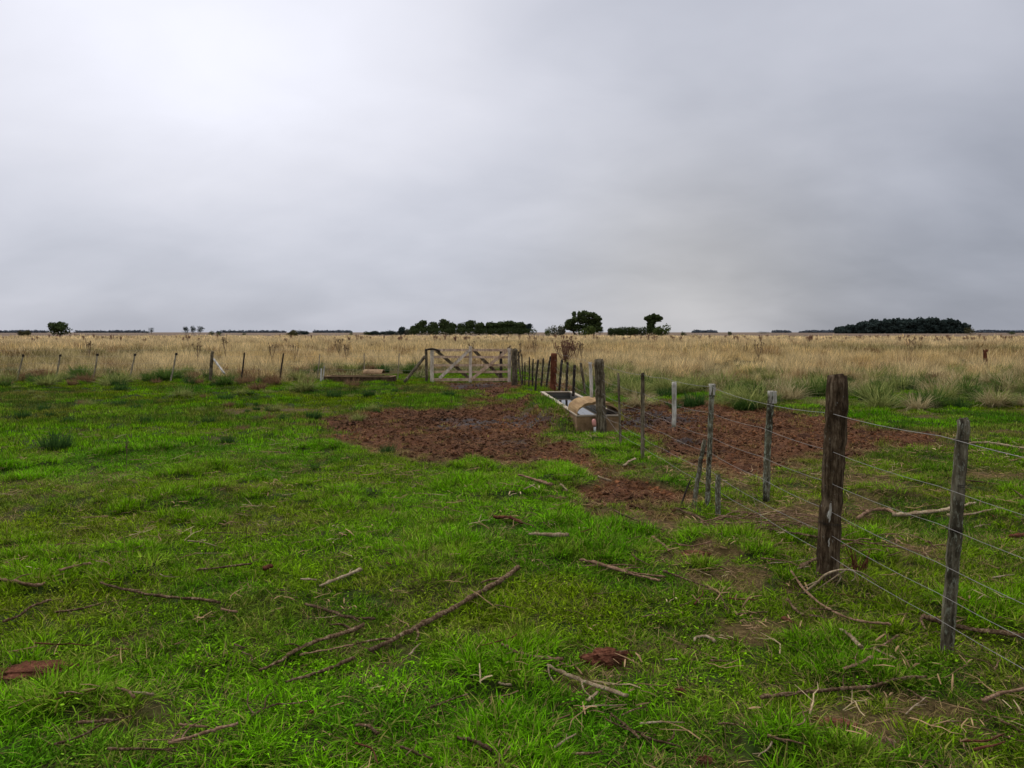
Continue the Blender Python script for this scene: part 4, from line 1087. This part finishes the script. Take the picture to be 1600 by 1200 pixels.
for i, (a, b, t, kd, mt, lab) in enumerate(((569,584,516.6,'bush','crown_dark','low dark bush at the left end of the long tree row'), (582,600,515.5,'bush','crown_blue','low green hedge bush second from the left end of the tree row'), (598,624,514.5,'bush','crown_blue','long low hedge bush left of the first small tree in the row'),
    (623,632,510.5,'round','crown_blue','first small tree at the left of the long tree row'), (633,644,512,'bush','crown_pale','pale grey bush in the left part of the long tree row'), (641,656,508,'round','crown_dark','squat tree left of the first tall narrow one in the row'),
    (653,666,501,'tall','crown_dark','first tall narrow tree of the long row'), (665,689,503,'round','crown_dark','wide double crowned tree right of the first tall narrow one'), (689,702,499,'tall','crown_dark','highest narrow tree of the long row'),
    (698,714,504,'round','crown_dark','rounded tree just right of the highest narrow one'), (715,728,504,'round','crown_dark','small tree standing between two gaps in the long row'), (728,741,501,'tall','crown_dark','forked tree with a pointed left top in the long row'),
    (740,759,504,'round','crown_dark','bushy tree right of the forked one in the row'), (757,776,503,'round','crown_dark','left tree of the dense right half of the row'), (772,792,502.3,'round','crown_dark','flat topped tree in the dense right half of the row'),
    (787,808,501,'round','crown_dark','tallest tree in the dense right half of the row'), (802,823,503,'round','crown_dark','tree sloping down at the right of the dense part of the row'), (821,830,506,'tall','crown_blue','last small tree at the right end of the row'))):
    T_(a-1.5, b+1.5, t+.4, 420, mt, lab, kd, row, n=3000, name='tree' if kd != 'bush' else 'bush', cat='tree' if kd != 'bush' else 'bush')
T_(640, 700, 513, 415, 'crown_dark', 'dark undergrowth under the left half of the tree row', 'hedge', name='hedge', cat='hedge')
T_(700, 770, 512, 415, 'crown_dark', 'dark undergrowth under the middle of the tree row', 'hedge', name='hedge', cat='hedge')
T_(765, 837, 512.5, 415, 'crown_dark', 'dark undergrowth under the right half of the tree row', 'hedge', name='hedge', cat='hedge')
# big group
def big_tree():
    d = 300; rng = random.Random(9); k = d/FPX; root = empty('tree', ((910-800)*k, d, 0), 'largest dark many crowned tree on the horizon right of the gate', 'tree')
    lobes = []
    for (px, py, rx, rz) in ((887,509,6,8), (891,503,8,5.5), (897,500,6,6), (897,491,3.2,5), (904,492,3,6), (908,500,7,8), (913,490,6,5.5), (919,492,6,5), (915,499,8,7), (927,493,6,5.5), (932,498,6,6), (937,499,3,3), (925,503,9,7), (920,512,14,8), (900,512,14,7), (934,506,5,6), (933,514,8,6)):
        lobes.append(((px-910)*k, rng.uniform(-2, 2), (519.2-py)*k+CAM_H, rx*k*.95, 2.2, rz*k*.85))
    link('crown', crown_mesh('crown', lobes, 11000, .28, M['crown_dark'], rng), root)
    mb = MB()
    for x in (-5, -2, 1, 3.5): tube(mb, smooth_path([(x*.4, 0, -.2), (x*.8, 0, 2.5), (x, 0, 6)], 4), [.4, .38, .36, .34, .3, .26, .22, .18, .14], 7, .1, rng)
    mb.build('trunk', M['post_dark'], root, True)
big_tree()
T_(851, 862, 510, 300, 'crown_light', 'small light green round bush left of the pale bush', 'bush', name='bush', cat='bush', n=600)
T_(861, 882, 505.5, 302, 'crown_pale', 'pale grey green bush at the left foot of the largest tree', 'bush', name='bush', cat='bush', n=1200)
T_(905, 928, 505, 288, 'crown_light', 'light green bush in front of the largest tree', 'bush', name='bush', cat='bush', n=1300)
T_(932, 943, 509.5, 600, 'crown_blue', 'bluish distant tree behind the right side of the largest tree', 'round', n=500)
for (a, b, t, lab) in ((950, 972, 512, 'left third of the low clipped looking hedge right of the largest tree'), (966, 992, 510.6, 'middle of the low hedge right of the largest tree'), (986, 1024, 510.3, 'right end of the low hedge against the umbrella tree')):
    T_(a, b, t, 300, 'crown_dark', lab, 'hedge', name='hedge', cat='hedge', n=2600)
T_(1008, 1033, 490, 300, 'crown_dark', 'umbrella crowned tree standing above the low hedge', 'umbrella', n=3000)
T_(1021, 1044, 505.5, 292, 'crown_light', 'light green bush at the foot of the umbrella tree', 'bush', name='bush', cat='bush', n=1300)
for (a, b, t, d, mt, lab) in ((1064,1073,517.4,300,'crown_dark','small bush right of the umbrella tree'), (1137,1143,516.4,350,'crown_dark','tiny dark bush on the horizon right of the umbrella tree'), (1180,1204,516.4,700,'crown_blue','low dark grove in the middle of the right horizon'),
       (1506,1522,510,500,'crown_olive','olive round tree at the right end of the big wood'), (1572,1584,516,500,'crown_dark','small dark bush at the far right horizon')):
    T_(a, b, t, d, mt, lab, 'bush', name='bush', cat='bush', n=500)
def wood(name, x0, x1, prof, d, mat, label, n, depth=60, size=1.0):
    rng = random.Random(int(x0)); k = d/FPX; V = []; F = []; BV = []; cx = (x0+x1)/2
    m = max(6, int((x1-x0)/3.2))
    for row_ in range(3):
        for i in range(m):
            px = x0+(x1-x0)*(i+rng.random())/m; top = np.interp(px, [q[0] for q in prof], [q[1] for q in prof])
            h = (519.2-top)*k+CAM_H; h *= rng.uniform(.9, 1.03) if mat != 'far' else rng.uniform(.35, 1.05)
            r = 2.2*k*rng.uniform(.7, 1.7); h *= rng.choice((1, 1, .93, .88))
            for (zz_, q) in ((h-r*.8, 1), (h-r*1.7, 1.3), (h*.45, 1.4), (h*.2, 1.4)):
                leaf_cloud(V, F, BV, ((px-cx)*k, row_*depth/3+rng.uniform(-4, 4), max(zz_, r*.3)), (r*q, r*q, max(r*.9, h*.18)), int(n/(m*9)), size, rng)
    me = bpy.data.meshes.new(name); me.from_pydata(V, [], F); at = me.attributes.new('bv', 'FLOAT', 'POINT'); at.data.foreach_set('value', BV); me.materials.append(M[mat]); me.update()
    o = link(name, me); o.location = ((cx-800)*k, d, 0); tag(o, label, 'wood', kind='stuff')
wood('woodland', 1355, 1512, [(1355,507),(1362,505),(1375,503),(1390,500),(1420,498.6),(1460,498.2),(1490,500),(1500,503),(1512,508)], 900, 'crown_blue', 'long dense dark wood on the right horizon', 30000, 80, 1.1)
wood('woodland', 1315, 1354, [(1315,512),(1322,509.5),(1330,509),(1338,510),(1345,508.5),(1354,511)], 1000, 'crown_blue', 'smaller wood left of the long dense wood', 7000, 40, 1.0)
g = G('far_crowns_hazed'); M['far'] = g.out(g.bsdf(g.mix(g.noise(.02, 4), (.07, .085, .10), (.11, .125, .145)), .9, .1))  # haze over the farthest trees painted in as a grey-blue crown colour
for (a, b, t, lab) in ((0,60,518,'thin dark treeline at the far left horizon'), (120,220,517.6,'faint bluish treeline between the lone tree and the small clump'), (340,440,518,'faint treeline on the left middle horizon'), (490,545,517.8,'faint treeline left of the long row'),
       (1087,1120,516.8,'faint bluish wood right of the umbrella tree'), (1215,1235,517.6,'tiny faint wood on the right horizon'), (1257,1315,515.7,'bluish low treeline left of the dark wood'), (1532,1562,515.2,'bluish low treeline right of the dark wood'), (1560,1610,517.3,'faint treeline at the right edge')):
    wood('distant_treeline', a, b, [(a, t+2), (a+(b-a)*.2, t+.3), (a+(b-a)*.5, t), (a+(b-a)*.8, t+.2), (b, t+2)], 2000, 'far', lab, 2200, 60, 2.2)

# ------------------------------------------------------------------ fallen branches, each its own thing
def stick(pts_px, w0, w1, mat, label, group='fallen branches on the grass', lift=.034, forks=0, name='fallen_branch', rough=.30, cat='branch'):
    rng = random.Random(int(pts_px[0][0]*3+pts_px[0][1])); G0 = [Vector((*gpt(*p), 0)) for p in pts_px]
    path = smooth_path(G0, 7); n = len(path); d = G0[len(G0)//2].y
    r0 = w0/2/FPX*d*.95; r1 = w1/2/FPX*d*.95
    out = []; rad = []
    xs = np.array([p.x for p in path]); ys = np.array([p.y for p in path]); zs = gz(xs, ys)
    zs = np.convolve(np.pad(zs, 3, 'edge'), np.ones(7)/7, 'valid')
    for i, p in enumerate(path):
        t = i/(n-1); r = (r0*(1-t)+r1*t)*rng.uniform(.72, 1.22)
        j = .25*r0; out.append(Vector((p.x+rng.uniform(-j, j), p.y+rng.uniform(-j, j), zs[i]+lift+r*.7+rng.uniform(-.1, .25)*r0))); rad.append(r)
    o0 = Vector((out[0].x, out[0].y, zs[0])); mb = MB(); tube(mb, [p-o0 for p in out], rad, 9, rough, rng, squash=.8)
    for f in range(forks):
        i = rng.randint(1, n-2); p = out[i]-o0; dr = (out[i+1]-out[i]).normalized(); sd = Vector((-dr.y, dr.x, 0))*rng.choice((-1, 1))
        l = rng.uniform(.06, .22); q = p+(dr*.7+sd*.8)*l*.5+Vector((0, 0, rng.uniform(-.01, .03))); e = q+(dr*.9+sd*.5)*l*.6
        tube(mb, smooth_path([p, q, e], 3), [rad[i]*.5]*3+[rad[i]*.4]*2+[rad[i]*.25]*2, 6, .15, rng)
    o = mb.build(name, M[mat], None, True); o.location = o0; return tag(o, label, cat, group)
ST = [
 ([(808,897),(780,918),(734,945),(675,973),(633,995),(577,1021)], 11, 8, 'branch', 'longest brown bark covered branch lying diagonally in the centre foreground', 3),
 ([(554,1030),(515,1046),(481,1060),(447,1071)], 8, 5, 'branch', 'greyish branch continuing the line of the longest one, lower left', 0),
 ([(568,978),(540,994),(478,1018),(435,1040),(405,1052)], 10, 5, 'branch', 'thick brown branch parallel to and left of the longest one', 2),
 ([(553,1009),(510,1018),(468,1028)], 4, 5, 'branch_tan', 'thin tan stick beside the thick parallel branch', 0),
 ([(478,950),(520,961),(545,967),(586,968)], 6, 6, 'branch', 'short brown branch above the thick parallel one', 1),
 ([(158,925),(200,932),(250,942),(300,947),(345,952)], 6, 6, 'branch', 'long straight brown stick in the left foreground', 0),
 ([(346,959),(372,962)], 4, 4, 'branch_tan', 'short tan stick at the right end of the long straight stick', 0),
 ([(500,921),(530,911),(565,899)], 5, 7, 'branch_pale', 'split pale stick with reddish edge, centre left', 1),
 ([(470,909),(495,910)], 4, 3, 'branch_pale', 'little pale stick left of the split pale one', 0),
 ([(907,882),(935,889),(965,900),(1000,910),(1030,918)], 8, 6, 'branch_tan', 'tan stick with a knobbed end right of centre', 0),
 ([(926,883),(950,892),(990,904),(1040,912)], 5, 4, 'branch_tan', 'thinner stick lying along the knobbed tan one', 2),
 ([(1035,902),(1070,915),(1120,935),(1135,958)], 4, 2, 'branch', 'thin brown stick trailing right of the knobbed one', 1),
 ([(1236,912),(1262,935),(1300,960),(1340,977),(1392,987)], 4, 6, 'branch_tan', 'curved smooth stick left of the nearest grey post', 0),
 ([(1441,980),(1475,989),(1530,1001),(1610,1018)], 11, 9, 'branch', 'stout reddish brown branch passing behind the nearest grey post', 1),
 ([(1188,1106),(1240,1096),(1300,1086),(1360,1083),(1400,1077),(1447,1071)], 7, 6, 'branch', 'long grey brown branch low right below the nearest post', 1),
 ([(1536,1112),(1560,1102),(1610,1096)], 8, 8, 'branch_tan', 'tan branch cut by the right edge at the bottom', 0),
 ([(783,1028),(810,1034),(845,1036),(880,1037)], 6, 7, 'branch_tan', 'pale tan stick left of the brown rotten chunk', 0),
 ([(855,1046),(885,1060),(930,1075),(980,1091)], 7, 9, 'branch_pale', 'splintered pale split branch below the brown rotten chunk', 2),
 ([(918,1098),(935,1083)], 6, 4, 'branch_pale', 'short broken pale piece under the splintered branch', 0),
 ([(1340,816),(1360,803),(1385,801),(1400,806)], 7, 6, 'branch_tan', 'crooked pale branch in the grass between the two near posts', 1),
 ([(1396,808),(1430,807),(1480,803),(1525,796)], 8, 5, 'branch_pale', 'grey bleached branch running behind the nearest grey post', 0),
 ([(1480,812),(1520,811),(1560,806)], 5, 3, 'branch_pale', 'thin bleached stick under the grey bleached branch', 0),
 ([(811,748),(835,757),(862,766)], 4, 7, 'branch_tan', 'small tan stick below the mud, centre', 0),
 ([(826,849),(855,850),(886,857)], 5, 9, 'branch_pale', 'flat beige bark strip right of centre', 0),
 ([(772,818),(795,818),(816,826)], 8, 6, 'bark_red', 'orange brown bark scrap in the centre turf', 0),
 ([(-6,917),(20,925),(55,930),(70,927)], 8, 5, 'branch_tan', 'forked tan branch at the left edge', 2),
 ([(95,912),(120,903),(141,899)], 6, 6, 'branch_tan', 'short tan branch right of the forked one at the left edge', 1),
 ([(5,979),(30,971),(50,958),(80,947)], 5, 5, 'branch', 'greyish stick below the forked one at the left edge', 0),
 ([(85,965),(130,957),(165,948)], 4, 3, 'branch', 'thin dark stick below the long straight stick', 1),
 ([(307,897),(350,893),(395,888)], 4, 4, 'branch', 'dark stick lying in the turf above the long straight one', 0),
 ([(412,897),(425,893)], 12, 8, 'bark_red', 'small red brown bark chip left of the split pale stick', 0),
 ([(265,1180),(300,1170),(340,1160),(373,1153)], 7, 6, 'branch_tan', 'tan stick at the bottom left edge', 2),
 ([(280,1145),(300,1147),(327,1151)], 4, 4, 'branch_tan', 'short tan stick above the bottom left one', 0),
 ([(120,1144),(150,1140),(176,1138)], 5, 5, 'branch', 'dark brown short stick near the bottom left corner', 0),
 ([(182,1095),(200,1102),(211,1115)], 4, 5, 'branch_tan', 'crooked little stick left of the bottom', 0),
 ([(205,1103),(240,1106)], 3, 6, 'branch_pale', 'beige bark piece right of the crooked little stick', 0),
 ([(394,1137),(412,1124),(432,1114),(455,1113),(485,1107)], 5, 3, 'branch', 'forked greyish twig low left of centre', 2),
 ([(555,1150),(575,1150),(590,1162)], 4, 6, 'branch', 'small brown stick at the bottom centre left', 0),
 ([(626,1178),(650,1187),(675,1200)], 5, 6, 'branch', 'dark stick at the bottom edge', 0),
 ([(716,1177),(740,1188),(768,1204)], 8, 9, 'branch', 'thick stick cut by the bottom edge at the centre', 0),
 ([(668,1116),(695,1106),(730,1094)], 3, 3, 'branch', 'thin forked twig in the centre foreground', 2),
 ([(780,1081),(800,1087)], 5, 4, 'branch_pale', 'tiny pale chip left of the splintered branch', 0),
 ([(885,1192),(915,1190),(940,1186)], 5, 4, 'branch', 'brown twig at the bottom right of centre', 0),
 ([(955,1118),(975,1135),(1000,1160)], 4, 5, 'branch', 'brown twig crossing another below the splintered branch', 1),
 ([(945,1125),(985,1145),(1025,1155)], 4, 4, 'branch', 'lower of the two crossed brown twigs', 0),
 ([(1000,1134),(1035,1132),(1070,1137)], 4, 2, 'branch_pale', 'pale straw stalk right of the crossed twigs', 0),
 ([(1085,1000),(1088,994),(1105,993),(1117,1000)], 4, 7, 'branch_pale', 'hooked beige root piece right of centre', 0),
 ([(960,800),(985,818),(1040,836)], 5, 3, 'branch', 'thin brown stick below the mud spur', 0),
 ([(1020,843),(1034,855),(1046,872)], 5, 4, 'branch_tan', 'short tan stick standing beside a bare patch', 1),
 ([(1060,858),(1085,863),(1112,866)], 4, 3, 'branch_tan', 'tan stick lying over the bare patch', 1),
 ([(1056,797),(1080,807),(1095,815),(1110,830)], 6, 4, 'branch', 'forked brown stick in front of the grey post stub', 2),
 ([(1288,966),(1262,964),(1300,970)], 2, 2, 'branch', 'small dark twig under the curved smooth stick', 0),
 ([(1312,1001),(1330,1012),(1345,1024)], 4, 8, 'branch_pale', 'pale split twig of the little twig pile at right', 0),
 ([(1345,1026),(1375,1018),(1402,1003)], 3, 4, 'branch', 'dark curved twig of the little twig pile at right', 1),
 ([(1365,1022),(1400,1038)], 4, 3, 'branch_pale', 'straight pale twig of the little twig pile at right', 0),
 ([(1317,1060),(1345,1055),(1362,1049)], 5, 6, 'branch_tan', 'short split stick above the long grey brown branch', 1),
 ([(1230,941),(1243,957),(1255,965)], 5, 4, 'branch', 'short stick left of the curved smooth stick', 0),
 ([(1222,968),(1240,976)], 7, 5, 'bark_red', 'red brown stick end left of the curved smooth stick', 0),
 ([(1150,965),(1180,961),(1200,959)], 4, 3, 'branch', 'thin brown stick right of centre', 0),
 ([(1250,903),(1262,895),(1278,888)], 8, 5, 'branch', 'dark broken branch left of the thick post foot', 1),
 ([(1170,843),(1200,835),(1240,846),(1290,852)], 5, 5, 'branch', 'long brown stick reaching the thick post from the left', 1),
 ([(1100,835),(1130,822),(1165,817)], 4, 4, 'branch_tan', 'arched tan stick below the grey post stub', 1),
 ([(1120,832),(1160,820),(1185,840)], 3, 3, 'branch', 'thin stick of the brush pile below the lichen dropper', 2),
 ([(1365,687),(1400,690),(1430,692)], 3, 3, 'bark_red', 'reddish stick on the dry ground right of the thick post', 0),
 ([(1500,702),(1550,701),(1605,707)], 5, 4, 'branch_pale', 'pale pole lying at the right edge beyond the fence', 0),
 ([(1510,760),(1560,768),(1600,790)], 3, 3, 'branch', 'thin stick in the turf beyond the nearest post', 1),
 ([(1580,846),(1600,842)], 8, 8, 'bark_red', 'dark brown chunk at the right edge of the turf', 0),
 ([(975,735),(985,731),(993,728)], 4, 5, 'branch_pale', 'tiny white stick at the end of the mud spur', 0),
 ([(934,751),(955,753)], 4, 5, 'branch_pale', 'white splinter left on the mud spur', 0),
 ([(876,762),(887,770)], 4, 3, 'branch_pale', 'white splinter in the turf below the mud', 0),
 ([(819,778),(835,769)], 3, 3, 'branch_pale', 'thin white splinter left of the other one below the mud', 0),
]
for (p, a, b, mt, lab, fk) in ST: stick(p, a, b, mt, lab, forks=fk)
# further loose sticks
rg2 = random.Random(321)
protos = []
def rand_stick():
    px = rg2.uniform(0, 1600); py = rg2.uniform(720, 1195)
    if px < 900 and rg2.random() < .35: px = rg2.uniform(900, 1600)
    return px, py
k = 0; made = []
while k < 95:
    px, py = rand_stick(); x, y = gpt(px, py)
    if mud_mask(np.array([x]), np.array([y]))[0] > .5 or y > 9: continue
    mt = rg2.choice(['branch', 'branch', 'branch_tan', 'branch_pale', 'bark_red'])
    l = rg2.uniform(.10, .32)*(rg2.random()*.6+.5); a = rg2.gauss(.1, .7); r = rg2.uniform(.0022, .006)
    mb = MB(); pts = [Vector((0, 0, .045))]; aa = a
    for q in range(5): aa += rg2.gauss(0, .22); pts.append(pts[-1]+Vector((math.cos(aa), math.sin(aa), rg2.uniform(-.06, .09)))*l/5)
    tube(mb, smooth_path(pts, 2), [r*(1-.05*i) for i in range(11)], 6, .2, rg2)
    if rg2.random() < .5:
        q = pts[rg2.randint(1, 4)]; s_ = rg2.choice((-1, 1)); tube(mb, [q, q+Vector((math.cos(aa+s_*.7), math.sin(aa+s_*.7), .1))*l*.25], [r*.6, r*.3], 5, .1, rg2)
    o = mb.build('fallen_stick', M[mt], None, True); o.location = (x, y, gzf(x, y)-.004)
    nm = {'branch': 'brown', 'branch_tan': 'tan', 'branch_pale': 'bleached pale', 'bark_red': 'reddish brown'}[mt]
    tag(o, 'small %s stick lying loose in the trodden foreground grass' % nm, 'stick', 'small %s sticks in the foreground grass' % nm); k += 1

def chunk(px, py, w, h, label, seed, mat='bark_red', rz=0.0, name='bark_chunk', dz=.0):
    import bmesh
    rng = random.Random(seed); x, y = gpt(px, py); s = w/FPX*y/2; bm = bmesh.new(); bmesh.ops.create_icosphere(bm, subdivisions=4, radius=1)
    ph = [rng.uniform(0, 6) for _ in range(8)]
    for v in bm.verts:
        c = v.co.copy(); r = 1+.22*math.sin(3*c.x+ph[0])*math.cos(4*c.y+ph[1])+.13*math.sin(9*c.x+ph[2]+3*c.z)+.10*math.sin(15*c.y+ph[3]+5*c.x)+rng.uniform(-.07, .07)
        v.co = Vector((c.x*r*s, c.y*r*s*.55, c.z*r*s*h))
    me = bpy.data.meshes.new(name); bm.to_mesh(me); bm.free(); me.materials.append(M[mat]); o = link(name, me); o.location = (x, y, gzf(x, y)+s*h*.45+dz); o.rotation_euler = (0, 0, rz); return tag(o, label, 'bark')
chunk(945, 1028, 66, .42, 'dark brown rotten wood chunk right of centre in the foreground', 3, rz=.2)
chunk(972, 1020, 30, .5, 'crumbly end piece touching the rotten wood chunk', 8, rz=.4)
chunk(1062, 1076, 24, .5, 'small reddish dung lump right of the splintered branch', 4)
chunk(899, 1104, 20, .5, 'small brown lump below the splintered branch', 5)
chunk(50, 1058, 120, .14, 'flat red brown bark slab at the left edge', 6, rz=.25)
chunk(1310, 1140, 60, .18, 'red brown bark slab in the lower right turf', 7, rz=-.4)
chunk(1385, 1172, 26, .7, 'upright orange brown bark stub at the lower right', 9, 'branch_tan', rz=-.9)
chunk(1100, 1195, 26, .6, 'brown lump at the bottom edge right of centre', 10)
chunk(485, 1118, 16, .5, 'small reddish lump in the lower left centre grass', 11)
chunk(1090, 868, 50, .12, 'flattened brown bark beside the bare patch under the posts', 12)

# pale branch arching round the foot of the thick post, small dead shrub beside it
def arc_branch():
    rng = random.Random(31); pts = [dpt(1254, 928, 4.75), dpt(1275, 912, 4.72), dpt(1290, 898, 4.7), dpt(1310, 891, 4.7), dpt(1330, 891, 4.72), dpt(1350, 897, 4.8), dpt(1372, 912, 4.85)]
    o0 = Vector((pts[0].x, pts[0].y, 0)); mb = MB(); sp = smooth_path([p-o0 for p in pts], 5); tube(mb, sp, [.0085-.00012*i for i in range(len(sp))], 7, .15, rng)
    for (a, b, c_) in (((1308,891),(1314,902),(1305,916)), ((1335,892),(1336,903),(1330,908)), ((1280,908),(1268,912),(1256,918)), ((1322,890),(1300,905),(1270,925))):
        q = [dpt(*k_, 4.7)-o0 for k_ in (a, b, c_)]; tube(mb, smooth_path(q, 3), [.005]*3+[.004]*2+[.003]*2, 5, .1, rng)
    o = mb.build('arched_branch', M['branch_pale'], None, True); o.location = o0; tag(o, 'pale forked branch arching over the grass at the foot of the thick post', 'branch')
    x, y = gpt(1342, 905); mb = MB()
    for i in range(15):
        a = rng.uniform(0, 6.283); l = rng.uniform(.16, .34); pts = [Vector((0, 0, -.02))]
        for q in range(4): pts.append(pts[-1]+Vector((math.cos(a)*rng.uniform(.05, .45), math.sin(a)*.2, rng.uniform(.5, 1)))*l/4); a += rng.gauss(0, .5)
        tube(mb, smooth_path(pts, 2), [.0052-.0004*j for j in range(9)], 5, .2, rng)
        q = pts[2]; tube(mb, [q, q+Vector((rng.uniform(-.07, .07), .01, .05))], [.003, .002], 4, 0, rng)
    o = mb.build('dead_shrub', M['bark_red'], None, True); o.location = (x, y, 0); tag(o, 'small leafless red brown shrub between the two near posts', 'shrub')
    # brush piles below the lichen dropper
    for (bx, by, nn, ex, ey, lab) in ((1180, 826, 45, .5, .25, 'tangle of thin brown twigs under the lichen dropper'), (1265, 842, 24, .32, .18, 'smaller tangle of twigs just left of the thick post'), (1395, 880, 20, .40, .25, 'loose tangle of dead twigs right of the thick post')):
        x, y = gpt(bx, by); mb = MB()
        for i in range(nn):
            a = rng.uniform(0, 6.283); rr = rng.random()**.7; p = Vector((rr*math.cos(a)*ex, rr*math.sin(a)*ey, rng.uniform(.05, .15))); b_ = rng.uniform(-1.3, 1.3)+(math.pi if rng.random() < .5 else 0); l = rng.uniform(.1, .42)
            d = Vector((math.cos(b_), math.sin(b_), rng.uniform(-.15, .25)))*l; r_ = rng.uniform(.0025, .006)
            tube(mb, smooth_path([p-d*.5, p+Vector((rng.uniform(-.03, .03), rng.uniform(-.03, .03), .02)), p+d*.5], 3), [r_]*3+[r_*.8]*2+[r_*.5]*2, 4, .2, rng)
        o = mb.build('brush_pile', M['branch_tan'], None, True); o.location = (x, y, gzf(x, y)); tag(o, lab, 'brush pile')
    # tall bent pale weed stem
    mb = MB(); d = 6.3; ps = [dpt(1191, 832, d), dpt(1189, 810, d), dpt(1187, 798, d), dpt(1180, 788, d), dpt(1176, 770, d)]; o0 = Vector((ps[0].x, ps[0].y, 0))
    sp = smooth_path([p-o0 for p in ps], 4); tube(mb, sp, [.006-.0002*i for i in range(len(sp))], 5, .2, rng); o = mb.build('bent_stem', M['branch_pale'], None, True); o.location = o0; tag(o, 'bent pale dead stem rising from the twig tangle', 'stem')
arc_branch()
